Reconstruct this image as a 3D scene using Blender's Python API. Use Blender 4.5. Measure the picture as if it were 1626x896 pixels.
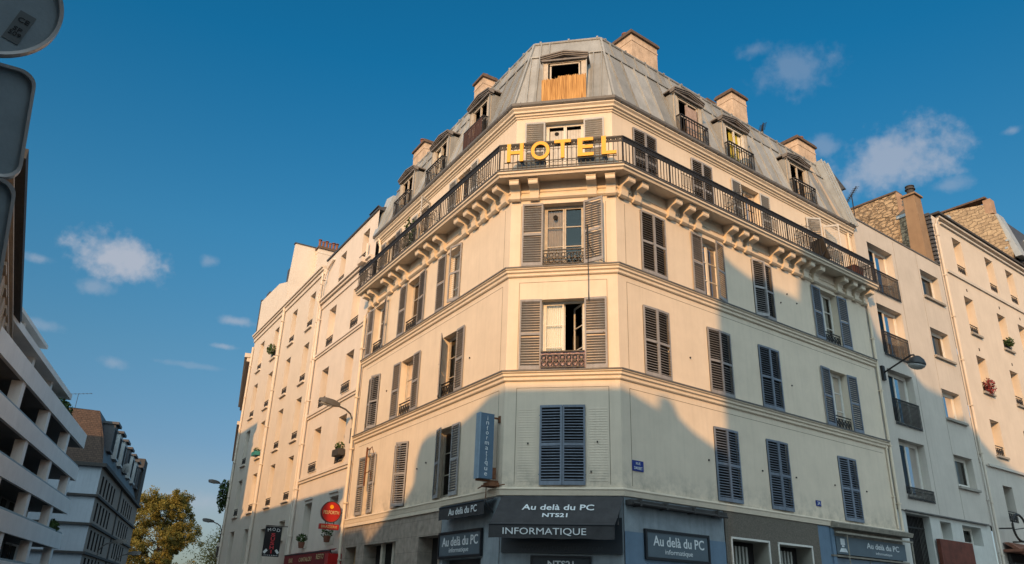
import bpy, bmesh, math, random
from mathutils import Vector, Matrix, noise
random.seed(7)
sc = bpy.context.scene
COL = sc.collection
R = math.radians
for o in list(bpy.data.objects): bpy.data.objects.remove(o)

# ------------------------------------------------------------------ camera
cam = bpy.data.cameras.new('camera'); co = bpy.data.objects.new('camera', cam); COL.objects.link(co)
sc.camera = co
cam.sensor_width = 36.0; cam.lens = 1234.413 / 1626 * 36; cam.clip_start = 0.05; cam.clip_end = 3000
PITCH, ROLL = R(22.648), R(1.8327)
fwd = Vector((0, math.cos(PITCH), math.sin(PITCH))); up0 = Vector((0, -math.sin(PITCH), math.cos(PITCH))); rt0 = Vector((1, 0, 0))
rt = rt0 * math.cos(ROLL) + up0 * math.sin(ROLL)
up = up0 * math.cos(ROLL) - rt0 * math.sin(ROLL)
m = Matrix((rt, up, -fwd)).transposed().to_4x4(); m.translation = Vector((0, 0, 1.6))
co.matrix_world = m

# ------------------------------------------------------------------ sun and sky
SUN_AZ, SUN_EL = R(256), R(19)
sdir = Vector((math.cos(SUN_AZ) * math.cos(SUN_EL), math.sin(SUN_AZ) * math.cos(SUN_EL), math.sin(SUN_EL)))
sl = bpy.data.lights.new('sun', 'SUN'); sl.energy = 4.5; sl.angle = R(0.5); sl.color = (1.0, 0.545, 0.215)
so = bpy.data.objects.new('sun', sl); COL.objects.link(so)
so.rotation_euler = (-sdir).to_track_quat('-Z', 'Y').to_euler(); so.location = (0, -40, 60)

world = bpy.data.worlds.new('World'); sc.world = world; world.use_nodes = True
nt = world.node_tree; N = nt.nodes; L = nt.links; N.clear()
out = N.new('ShaderNodeOutputWorld'); bg = N.new('ShaderNodeBackground'); bg.inputs[1].default_value = 0.115; FILL_GLOW = 11.3
sky = N.new('ShaderNodeTexSky'); sky.sky_type = 'NISHITA'; sky.sun_disc = False
sky.sun_elevation = SUN_EL; sky.sun_rotation = math.pi / 2 - SUN_AZ
sky.altitude = 60; sky.air_density = 1.0; sky.dust_density = 0.6; sky.ozone_density = 1.6
geo = N.new('ShaderNodeTexCoord')
sepz = N.new('ShaderNodeSeparateXYZ'); L.new(geo.outputs['Generated'], sepz.inputs[0])
rampt = N.new('ShaderNodeValToRGB'); L.new(sepz.outputs[2], rampt.inputs[0])
els = rampt.color_ramp.elements; K_ = 1.3
for i, (p_, c_) in enumerate(((.02, (.36, .42, .52)), (.10, (.58, .57, .64)), (.167, (.50, .62, .715)), (.27, (.47, .755, .82)), (.41, (.38, .91, 1.03)), (.61, (.21, .93, 1.16)), (.9, (.18, .92, 1.15)))):
    e = els[i] if i < 2 else els.new(p_)
    e.position = p_; e.color = (c_[0]/K_, c_[1]/K_, c_[2]/K_, 1)
tint = N.new('ShaderNodeMix'); tint.data_type = 'RGBA'; tint.blend_type = 'MULTIPLY'; tint.inputs[0].default_value = 1
L.new(sky.outputs[0], tint.inputs[6]); L.new(rampt.outputs[0], tint.inputs[7])
hs = N.new('ShaderNodeHueSaturation'); hs.inputs['Saturation'].default_value = 1.04; hs.inputs['Value'].default_value = K_; L.new(tint.outputs[2], hs.inputs['Color'])
# soft clouds, each at its own direction in the sky
nz = N.new('ShaderNodeTexNoise'); nz.inputs['Scale'].default_value = 22; nz.inputs['Detail'].default_value = 7; nz.inputs['Roughness'].default_value = 0.6
L.new(geo.outputs['Generated'], nz.inputs['Vector'])
nz2 = N.new('ShaderNodeTexNoise'); nz2.inputs['Scale'].default_value = 90; nz2.inputs['Detail'].default_value = 4
L.new(geo.outputs['Generated'], nz2.inputs['Vector'])
def mathn(op, a, b=None, c=None):
    n = N.new('ShaderNodeMath'); n.operation = op
    for i, v in enumerate((a, b, c)):
        if v is None: continue
        if isinstance(v, (int, float)): n.inputs[i].default_value = v
        else: L.new(v, n.inputs[i])
    return n.outputs[0]
nsum = mathn('ADD', mathn('MULTIPLY', mathn('SUBTRACT', nz.outputs[0], 0.5), 3.0), mathn('MULTIPLY', mathn('SUBTRACT', nz2.outputs[0], 0.5), 1.1))
CL = [((-.4522, .8175, .3567), .058, .027, .85), ((-.4728, .8208, .3207), .020, .010, .35), ((.3249, .7394, .5897), .050, .030, .26),
      ((.2754, .739, .6148), .022, .012, .22), ((.432, .7595, .4863), .085, .036, .62), ((.485, .751, .448), .022, .010, .3),
      ((-.5222, .7834, .3372), .020, .007, .4), ((-.3649, .8541, .3707), .010, .008, .3), ((-.3323, .8911, .309), .020, .007, .5),
      ((-.45, .8595, .2426), .018, .008, .3), ((-.3442, .8967, .2785), .016, .004, .45), ((-.5185, .8112, .2703), .024, .007, .25),
      ((.5275, .6978, .4845), .014, .006, .35), ((-.3695, .9237, .101), .05, .012, .28), ((.3635, .78, .5094), .022, .015, .3),
      ((-.3786, .8906, .252), .04, .004, .18)]
acc = None
for (c, ra, rb, st) in CL:
    c = Vector(c).normalized(); rr = Vector((c.y, -c.x, 0)).normalized(); uu = rr.cross(c).normalized()
    sub = N.new('ShaderNodeVectorMath'); sub.operation = 'SUBTRACT'; L.new(geo.outputs['Generated'], sub.inputs[0]); sub.inputs[1].default_value = c
    ds = []
    for v, r_ in ((rr, ra), (uu, rb), (c, 0.3)):
        d = N.new('ShaderNodeVectorMath'); d.operation = 'DOT_PRODUCT'; L.new(sub.outputs[0], d.inputs[0]); d.inputs[1].default_value = v / (r_*.76)
        ds.append(d.outputs['Value'])
    q = mathn('SQRT', mathn('ADD', mathn('ADD', mathn('MULTIPLY', ds[0], ds[0]), mathn('MULTIPLY', ds[1], ds[1])), mathn('MULTIPLY', ds[2], ds[2])))
    mr = N.new('ShaderNodeMapRange'); mr.interpolation_type = 'SMOOTHSTEP'; L.new(mathn('SUBTRACT', q, nsum), mr.inputs[0])
    mr.inputs[1].default_value = 1.55; mr.inputs[2].default_value = 0.1; mr.inputs[3].default_value = 0; mr.inputs[4].default_value = st
    acc = mr.outputs[0] if acc is None else mathn('MAXIMUM', acc, mr.outputs[0])
cm = N.new('ShaderNodeMix'); cm.data_type = 'RGBA'; L.new(acc, cm.inputs[0]); L.new(hs.outputs[0], cm.inputs[6]); cm.inputs[7].default_value = (4.1, 4.35, 5.0, 1)
# glow added to the sun-side sky to fill the shade (behind the camera)
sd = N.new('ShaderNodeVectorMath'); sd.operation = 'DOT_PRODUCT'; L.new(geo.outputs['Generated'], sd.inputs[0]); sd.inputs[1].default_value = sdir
gl = mathn('MULTIPLY', mathn('POWER', mathn('MAXIMUM', sd.outputs['Value'], 0.0), .5), FILL_GLOW)
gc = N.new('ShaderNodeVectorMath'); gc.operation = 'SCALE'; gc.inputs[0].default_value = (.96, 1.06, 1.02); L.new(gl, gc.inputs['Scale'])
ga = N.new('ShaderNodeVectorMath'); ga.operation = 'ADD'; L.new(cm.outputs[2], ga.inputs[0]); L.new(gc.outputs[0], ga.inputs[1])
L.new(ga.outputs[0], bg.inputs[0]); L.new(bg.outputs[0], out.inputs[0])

sc.view_settings.view_transform = 'Standard'; sc.view_settings.look = 'None'
sc.view_settings.exposure = 0.0; sc.view_settings.gamma = 1.0; sc.view_settings.use_curve_mapping = False
sc.render.engine = 'CYCLES'; sc.cycles.max_bounces = 6; sc.cycles.transparent_max_bounces = 12
sc.render.resolution_x = 1024; sc.render.resolution_y = 564

# ------------------------------------------------------------------ materials
MATS = {}
def mat(name, col, rough=0.8, var=0.12, scale=3.0, bump=0.15, bscale=60.0, streak=0.0, metal=0.0, col2=None, spec=0.35, objvar=0):
    if name in MATS: return MATS[name]
    mt = bpy.data.materials.new(name); mt.use_nodes = True; t = mt.node_tree; n = t.nodes; l = t.links
    b = n['Principled BSDF']; b.inputs['Roughness'].default_value = rough; b.inputs['Metallic'].default_value = metal
    b.inputs['Specular IOR Level'].default_value = spec
    tc = n.new('ShaderNodeTexCoord')
    nz = n.new('ShaderNodeTexNoise'); nz.inputs['Scale'].default_value = scale; nz.inputs['Detail'].default_value = 8; nz.inputs['Roughness'].default_value = 0.65
    l.new(tc.outputs['Object'], nz.inputs['Vector'])
    ramp = n.new('ShaderNodeValToRGB'); l.new(nz.outputs[0], ramp.inputs[0])
    ramp.color_ramp.elements[0].position = 0.3; ramp.color_ramp.elements[1].position = 0.7
    c2 = col2 or tuple(min(1, c * (1 + var)) for c in col); c1 = tuple(c * (1 - var) for c in col)
    ramp.color_ramp.elements[0].color = (*c1, 1); ramp.color_ramp.elements[1].color = (*c2, 1)
    last = ramp.outputs[0]
    if streak:
        mp = n.new('ShaderNodeMapping'); mp.inputs['Scale'].default_value = (4.5, 4.5, 0.22); l.new(tc.outputs['Object'], mp.inputs[0])
        ns = n.new('ShaderNodeTexNoise'); ns.inputs['Scale'].default_value = 1.6; ns.inputs['Detail'].default_value = 6; ns.inputs['Roughness'].default_value = 0.7
        l.new(mp.outputs[0], ns.inputs['Vector'])
        mr = n.new('ShaderNodeMapRange'); l.new(ns.outputs[0], mr.inputs[0]); mr.inputs[1].default_value = 0.48; mr.inputs[2].default_value = 0.75
        mr.inputs[3].default_value = 0; mr.inputs[4].default_value = streak
        mx = n.new('ShaderNodeMix'); mx.data_type = 'RGBA'; l.new(mr.outputs[0], mx.inputs[0]); l.new(last, mx.inputs[6])
        mx.inputs[7].default_value = (col[0] * .5, col[1] * .5, col[2] * .5, 1); last = mx.outputs[2]
    if objvar:
        oi = n.new('ShaderNodeObjectInfo'); m2 = n.new('ShaderNodeMapRange'); l.new(oi.outputs['Random'], m2.inputs[0]); m2.inputs[3].default_value = 1-objvar; m2.inputs[4].default_value = 1+objvar
        hv = n.new('ShaderNodeHueSaturation'); l.new(m2.outputs[0], hv.inputs['Value']); l.new(last, hv.inputs['Color']); last = hv.outputs[0]
    l.new(last, b.inputs['Base Color'])
    if bump:
        nb = n.new('ShaderNodeTexNoise'); nb.inputs['Scale'].default_value = bscale; nb.inputs['Detail'].default_value = 4
        l.new(tc.outputs['Object'], nb.inputs['Vector'])
        bp = n.new('ShaderNodeBump'); bp.inputs['Strength'].default_value = bump; bp.inputs['Distance'].default_value = 0.02
        ad = n.new('ShaderNodeMath'); ad.operation = 'ADD'; l.new(nb.outputs[0], ad.inputs[0]); l.new(nz.outputs[0], ad.inputs[1])
        l.new(ad.outputs[0], bp.inputs['Height']); l.new(bp.outputs[0], b.inputs['Normal'])
    MATS[name] = mt; return mt
WALL = mat('cream_render', (.65, .555, .44), .9, .07, 1.2, .14, 45, streak=.16)
WALLT = mat('cream_trim', (.66, .565, .445), .85, .06, 3, .1, 50, streak=.16)
WALLP = mat('weathered_upper_render', (.60, .52, .39), .9, .08, 2, .15, 45, streak=.2)
ZTOP = mat('lead_flashing', (.12, .115, .11), .6, .2, 5, .1)
ZINC = mat('zinc_sheet', (.31, .315, .305), .6, .12, 2.2, .10, 12, streak=.5, metal=.15, spec=.35)
ZINC2 = mat('pale_zinc', (.36, .39, .40), .5, .12, 2, .1, 12, streak=.2, metal=.25)
SLATE = mat('slate', (.055, .06, .07), .6, .3, 6, .2)
SHUT = mat('shutter_paint', (.27, .265, .27), .7, .16, 6, .12, 80, streak=.4, objvar=.16)
SHUTW = mat('pale_shutter_paint', (.42, .42, .41), .65, .1, 6, .1, 80, streak=.25, objvar=.1)
SHUTB = mat('shaded_shutter_paint', (.165, .195, .245), .65, .16, 6, .1, 80, streak=.4, objvar=.16)  # cool shade put into the shutter paint, for leaves in the shadow
IRON = mat('black_iron', (.022, .020, .019), .5, .3, 20, .1)
RUST = mat('rusty_iron', (.16, .065, .03), .8, .4, 12, .2)
FRAME = mat('white_window_paint', (.62, .60, .55), .5, .08, 8, .05)
OLDW = mat('old_wood_paint', (.45, .40, .33), .7, .18, 8, .15, 60, streak=.3)
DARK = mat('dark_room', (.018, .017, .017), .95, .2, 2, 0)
CURT = mat('curtain_cloth', (.62, .58, .50), .95, .12, 9, .1)
CURTG = mat('greyish_net_curtain', (.22, .22, .20), .95, .15, 9, .1)
CURTY = mat('olive_curtain', (.34, .30, .045), .95, .2, 9, .1)
TERRA = mat('terracotta', (.20, .085, .055), .85, .25, 9, .15)
CHIM = mat('peeling_chimney_render', (.50, .375, .27), .95, .28, 3.5, .3, 20, streak=.3)
CAPM = mat('chimney_cap', (.11, .075, .055), .9, .3, 8, .3, 30)
N_A = mat('neighbour_render', (.62, .55, .47), .92, .06, 1.1, .15, 50, streak=.12)
N_B = mat('neighbour_pale_render', (.64, .565, .49), .92, .07, 1.0, .15, 50, streak=.14)
N_C = mat('grey_cream_render', (.50, .46, .41), .92, .09, .8, .15, 50, streak=.22)
N_D = mat('pinkish_cream_render', (.58, .51, .43), .92, .07, 1.0, .12, 50, streak=.14)
STONE = mat('grey_brown_stone', (.33, .275, .225), .9, .10, 2.2, .2, 40, streak=.15)
PEBBLE = mat('pebbledash', (.14, .122, .10), .95, .45, 38, .5, 90, streak=.15)
BLUE = mat('blue_shop_paint', (.12, .185, .26), .7, .12, 2.2, .08, 40, streak=.2)
BLUEP = mat('faded_blue_shop_paint', (.23, .27, .30), .8, .2, 2.5, .1, 40, streak=.45)
AWN = mat('charcoal_awning_cloth', (.040, .040, .043), .85, .22, 4, .1, 120, streak=.3)
SGN = mat('slate_blue_sign', (.085, .115, .14), .45, .1, 3, .02)
SGNK = mat('sign_black_frame', (.012, .014, .018), .4, .1, 3, .02)
SGND = mat('dark_sign_panel', (.028, .036, .045), .4, .1, 3, .02)
LETW = mat('white_lettering', (.62, .66, .68), .6, .06, 10, 0)
LETG = mat('dim_lettering', (.045, .055, .065), .6, .06, 10, 0)
LETY = mat('yellow_letters', (.74, .34, .012), .45, .05, 6, 0)
LETC = mat('cream_lettering', (.55, .42, .22), .6, .06, 10, 0)
RED = mat('red_enamel', (.36, .018, .018), .3, .06, 6, 0)
REDD = mat('deep_red_cloth', (.16, .018, .02), .85, .15, 5, .1)
PLATE = mat('blue_enamel', (.012, .03, .20), .3, .1, 10, 0)
BLADE = mat('blue_blade_sign', (.06, .115, .18), .45, .12, 4, .02)
GALV = mat('galvanised_metal', (.20, .25, .28), .5, .10, 7, .05, 60, streak=.1, metal=.3)
STICK = mat('metal_sticker', (.10, .115, .12), .5, .1, 9, 0)
ASPH = mat('asphalt', (.05, .05, .052), .9, .2, 8, .3, 120)
PAVE = mat('paving', (.26, .25, .24), .9, .1, 5, .2, 60)
BRN = mat('brown_roof_tile', (.13, .075, .05), .85, .25, 5, .2, 20)
FLANK = mat('blue_grey_render', (.33, .38, .43), .85, .12, .35, .1, 10, streak=.25)
CONC = mat('white_concrete', (.72, .69, .66), .8, .08, .6, .08, 20, streak=.2)
W2F = mat('buff_stone_front', (.24, .20, .17), .9, .1, .8, .1, 20)
SOFF = mat('dark_soffit', (.045, .043, .042), .8, .2, 3, .05)
PLANT = mat('leaf_green', (.045, .085, .022), .8, .4, 6, 0)
FLOW = mat('red_geranium', (.22, .035, .04), .8, .4, 6, 0)
BARK = mat('bark', (.12, .085, .055), .95, .25, 6, .4)
WOODB = mat('dark_red_wood', (.12, .035, .022), .7, .35, 3, .15, 30, streak=.4)
PLANTER = mat('blue_grey_plastic', (.075, .12, .17), .6, .1, 6, .02)
CLOTHP = mat('mauve_patterned_cloth', (.20, .10, .16), .9, .3, 30, .1, col2=(.62, .50, .52))

def panels(mt, wid):
    t = mt.node_tree; n = t.nodes; l = t.links; b = n['Principled BSDF']; src = b.inputs['Base Color'].links[0].from_socket
    tc = n.new('ShaderNodeTexCoord'); sp = n.new('ShaderNodeSeparateXYZ'); l.new(tc.outputs['Object'], sp.inputs[0])
    d = n.new('ShaderNodeMath'); d.operation = 'DIVIDE'; l.new(sp.outputs[0], d.inputs[0]); d.inputs[1].default_value = wid
    f = n.new('ShaderNodeMath'); f.operation = 'FLOOR'; l.new(d.outputs[0], f.inputs[0])
    g = n.new('ShaderNodeMath'); g.operation = 'GREATER_THAN'; l.new(sp.outputs[2], g.inputs[0]); g.inputs[1].default_value = 17.5
    h = n.new('ShaderNodeMath'); h.operation = 'MULTIPLY_ADD'; l.new(g.outputs[0], h.inputs[0]); h.inputs[1].default_value = 31.7; l.new(f.outputs[0], h.inputs[2])
    w = n.new('ShaderNodeTexWhiteNoise'); w.noise_dimensions = '1D'; l.new(h.outputs[0], w.inputs['W'])
    m = n.new('ShaderNodeMapRange'); l.new(w.outputs[0], m.inputs[0]); m.inputs[3].default_value = .74; m.inputs[4].default_value = 1.16
    v = n.new('ShaderNodeHueSaturation'); l.new(m.outputs[0], v.inputs['Value']); l.new(src, v.inputs['Color']); l.new(v.outputs[0], b.inputs['Base Color'])
panels(ZINC, .55)
def dirt(mt, z0, z1, amt, col):
    t = mt.node_tree; n = t.nodes; l = t.links; b = n['Principled BSDF']; src = b.inputs['Base Color'].links[0].from_socket
    tc = n.new('ShaderNodeTexCoord'); sp = n.new('ShaderNodeSeparateXYZ'); l.new(tc.outputs['Object'], sp.inputs[0])
    a = n.new('ShaderNodeMapRange'); l.new(sp.outputs[2], a.inputs[0]); a.inputs[1].default_value = z1; a.inputs[2].default_value = z0
    z = n.new('ShaderNodeTexNoise'); z.inputs['Scale'].default_value = 2.6; z.inputs['Detail'].default_value = 9; z.inputs['Roughness'].default_value = .7; l.new(tc.outputs['Object'], z.inputs[0])
    c = n.new('ShaderNodeMapRange'); l.new(z.outputs[0], c.inputs[0]); c.inputs[1].default_value = .42; c.inputs[2].default_value = .68; c.inputs[4].default_value = amt
    g = n.new('ShaderNodeMath'); g.operation = 'MULTIPLY'; l.new(a.outputs[0], g.inputs[0]); l.new(c.outputs[0], g.inputs[1])
    m = n.new('ShaderNodeMix'); m.data_type = 'RGBA'; l.new(g.outputs[0], m.inputs[0]); l.new(src, m.inputs[6]); m.inputs[7].default_value = (*col, 1); l.new(m.outputs[2], b.inputs['Base Color'])
dirt(WALL, 4.3, 4.95, .8, (.26, .24, .20))
def special_reed():
    mt = mat('reed_screen', (.46, .25, .09), .9, .2, 5, .3, 30); t = mt.node_tree; n = t.nodes; l = t.links
    b = n['Principled BSDF']; tc = n.new('ShaderNodeTexCoord'); mp = n.new('ShaderNodeMapping'); mp.inputs['Scale'].default_value = (70, 70, 1.6)
    l.new(tc.outputs['Object'], mp.inputs[0]); z = n.new('ShaderNodeTexNoise'); z.inputs['Scale'].default_value = 1; z.inputs['Detail'].default_value = 3; l.new(mp.outputs[0], z.inputs[0])
    r = n.new('ShaderNodeValToRGB'); l.new(z.outputs[0], r.inputs[0]); r.color_ramp.elements[0].position = .35; r.color_ramp.elements[1].position = .65
    r.color_ramp.elements[0].color = (.22, .10, .03, 1); r.color_ramp.elements[1].color = (.66, .38, .14, 1)
    l.new(r.outputs[0], b.inputs['Base Color']); return mt
REED = special_reed()
def brickmat(name, c1, c2, mort, sx, sy, msz=.02, bumpk=.6, axis='XZ', irr=.0):
    mt = bpy.data.materials.new(name); mt.use_nodes = True; t = mt.node_tree; n = t.nodes; l = t.links
    b = n['Principled BSDF']; b.inputs['Roughness'].default_value = .92
    tc = n.new('ShaderNodeTexCoord'); sp = n.new('ShaderNodeSeparateXYZ'); l.new(tc.outputs['Object'], sp.inputs[0])
    cb = n.new('ShaderNodeCombineXYZ'); l.new(sp.outputs[axis[0]], cb.inputs[0]); l.new(sp.outputs[axis[1]], cb.inputs[1])
    wv = n.new('ShaderNodeTexNoise'); wv.inputs['Scale'].default_value = 2.2; wv.inputs['Detail'].default_value = 3; l.new(tc.outputs['Object'], wv.inputs[0])
    ad = n.new('ShaderNodeVectorMath'); ad.operation = 'MULTIPLY_ADD'; l.new(wv.outputs['Color'], ad.inputs[0]); ad.inputs[1].default_value = (irr, irr, irr); l.new(cb.outputs[0], ad.inputs[2])
    br = n.new('ShaderNodeTexBrick'); l.new(ad.outputs[0], br.inputs[0]); br.inputs['Scale'].default_value = 1
    br.inputs['Brick Width'].default_value = sx; br.inputs['Row Height'].default_value = sy; br.inputs['Mortar Size'].default_value = msz; br.inputs['Mortar Smooth'].default_value = .4
    br.inputs['Color1'].default_value = (*c1, 1); br.inputs['Color2'].default_value = (*c2, 1); br.inputs['Mortar'].default_value = (*mort, 1)
    nz = n.new('ShaderNodeTexNoise'); nz.inputs['Scale'].default_value = 5; nz.inputs['Detail'].default_value = 8; l.new(tc.outputs['Object'], nz.inputs[0])
    mx = n.new('ShaderNodeMix'); mx.data_type = 'RGBA'; mx.blend_type = 'MULTIPLY'; mx.inputs[0].default_value = .6
    rp = n.new('ShaderNodeMapRange'); l.new(nz.outputs[0], rp.inputs[0]); rp.inputs[1].default_value = .3; rp.inputs[2].default_value = .7; rp.inputs[3].default_value = .45; rp.inputs[4].default_value = 1.25
    l.new(br.outputs[0], mx.inputs[6]); l.new(rp.outputs[0], mx.inputs[7]); l.new(mx.outputs[2], b.inputs['Base Color'])
    bp = n.new('ShaderNodeBump'); bp.inputs['Strength'].default_value = bumpk; bp.inputs['Distance'].default_value = .05; bp.invert = True
    l.new(br.outputs['Fac'], bp.inputs['Height']); l.new(bp.outputs[0], b.inputs['Normal']); return mt
def rubble(name, sc_, c1, c2, mort):
    mt = bpy.data.materials.new(name); mt.use_nodes = True; t = mt.node_tree; n = t.nodes; l = t.links
    b = n['Principled BSDF']; b.inputs['Roughness'].default_value = .95
    tc = n.new('ShaderNodeTexCoord'); mp = n.new('ShaderNodeMapping'); mp.inputs['Scale'].default_value = sc_; l.new(tc.outputs['Object'], mp.inputs[0])
    wv = n.new('ShaderNodeTexNoise'); wv.inputs['Scale'].default_value = 2.5; wv.inputs['Detail'].default_value = 5; l.new(mp.outputs[0], wv.inputs[0])
    ad = n.new('ShaderNodeVectorMath'); ad.operation = 'MULTIPLY_ADD'; l.new(wv.outputs['Color'], ad.inputs[0]); ad.inputs[1].default_value = (.75, .75, .75); l.new(mp.outputs[0], ad.inputs[2])
    v1 = n.new('ShaderNodeTexVoronoi'); v1.feature = 'DISTANCE_TO_EDGE'; v1.inputs['Scale'].default_value = 1; l.new(ad.outputs[0], v1.inputs[0])
    v2 = n.new('ShaderNodeTexVoronoi'); v2.inputs['Scale'].default_value = 1; l.new(ad.outputs[0], v2.inputs[0])
    sp = n.new('ShaderNodeSeparateColor'); l.new(v2.outputs['Color'], sp.inputs[0])
    m1 = n.new('ShaderNodeMix'); m1.data_type = 'RGBA'; l.new(sp.outputs[0], m1.inputs[0]); m1.inputs[6].default_value = (*c1, 1); m1.inputs[7].default_value = (*c2, 1)
    mr = n.new('ShaderNodeMapRange'); l.new(v1.outputs['Distance'], mr.inputs[0]); mr.inputs[1].default_value = .02; mr.inputs[2].default_value = .10
    m2 = n.new('ShaderNodeMix'); m2.data_type = 'RGBA'; l.new(mr.outputs[0], m2.inputs[0]); m2.inputs[6].default_value = (*mort, 1); l.new(m1.outputs[2], m2.inputs[7])
    nz = n.new('ShaderNodeTexNoise'); nz.inputs['Scale'].default_value = 9; nz.inputs['Detail'].default_value = 8; l.new(tc.outputs['Object'], nz.inputs[0])
    r2 = n.new('ShaderNodeMapRange'); l.new(nz.outputs[0], r2.inputs[0]); r2.inputs[1].default_value = .3; r2.inputs[2].default_value = .7; r2.inputs[3].default_value = .6; r2.inputs[4].default_value = 1.3
    m3 = n.new('ShaderNodeMix'); m3.data_type = 'RGBA'; m3.blend_type = 'MULTIPLY'; m3.inputs[0].default_value = 1; l.new(m2.outputs[2], m3.inputs[6]); l.new(r2.outputs[0], m3.inputs[7])
    l.new(m3.outputs[2], b.inputs['Base Color'])
    bp = n.new('ShaderNodeBump'); bp.inputs['Strength'].default_value = .9; bp.inputs['Distance'].default_value = .06; l.new(mr.outputs[0], bp.inputs['Height']); l.new(bp.outputs[0], b.inputs['Normal']); return mt
RUBBLE = rubble('rubble_stone', (3.0, 3.0, 6.5), (.44, .325, .20), (.31, .22, .135), (.25, .18, .115))
ASHLAR = brickmat('rough_stone_courses', (.47, .36, .23), (.35, .26, .165), (.25, .18, .12), .42, .19, .016, .9, 'YZ', .38)
ASHL2 = brickmat('dressed_stone', (.335, .28, .23), (.31, .26, .215), (.22, .18, .15), 1.1, .42, .008, .3, 'XZ', 0)
TILE = brickmat('brown_tiles', (.085, .055, .04), (.065, .042, .032), (.03, .02, .016), .34, .2, .02, .5, 'YZ', 0)

def glassmat():
    mt = bpy.data.materials.new('window_glass'); mt.use_nodes = True; t = mt.node_tree; n = t.nodes; l = t.links; n.clear()
    o = n.new('ShaderNodeOutputMaterial'); g = n.new('ShaderNodeBsdfGlossy'); g.inputs['Roughness'].default_value = .04; g.inputs['Color'].default_value = (.85, .82, .82, 1)
    tr = n.new('ShaderNodeBsdfTransparent'); tr.inputs[0].default_value = (.78, .82, .84, 1)
    fr = n.new('ShaderNodeFresnel'); fr.inputs[0].default_value = 1.55; mx = n.new('ShaderNodeMixShader')
    tc = n.new('ShaderNodeTexCoord'); z = n.new('ShaderNodeTexNoise'); z.inputs['Scale'].default_value = 2.2; l.new(tc.outputs['Object'], z.inputs[0])
    bp = n.new('ShaderNodeBump'); bp.inputs['Strength'].default_value = .16; l.new(z.outputs[0], bp.inputs['Height']); l.new(bp.outputs[0], g.inputs['Normal'])
    l.new(fr.outputs[0], mx.inputs[0]); l.new(tr.outputs[0], mx.inputs[1]); l.new(g.outputs[0], mx.inputs[2]); l.new(mx.outputs[0], o.inputs[0]); return mt
GLASS = glassmat()

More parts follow.
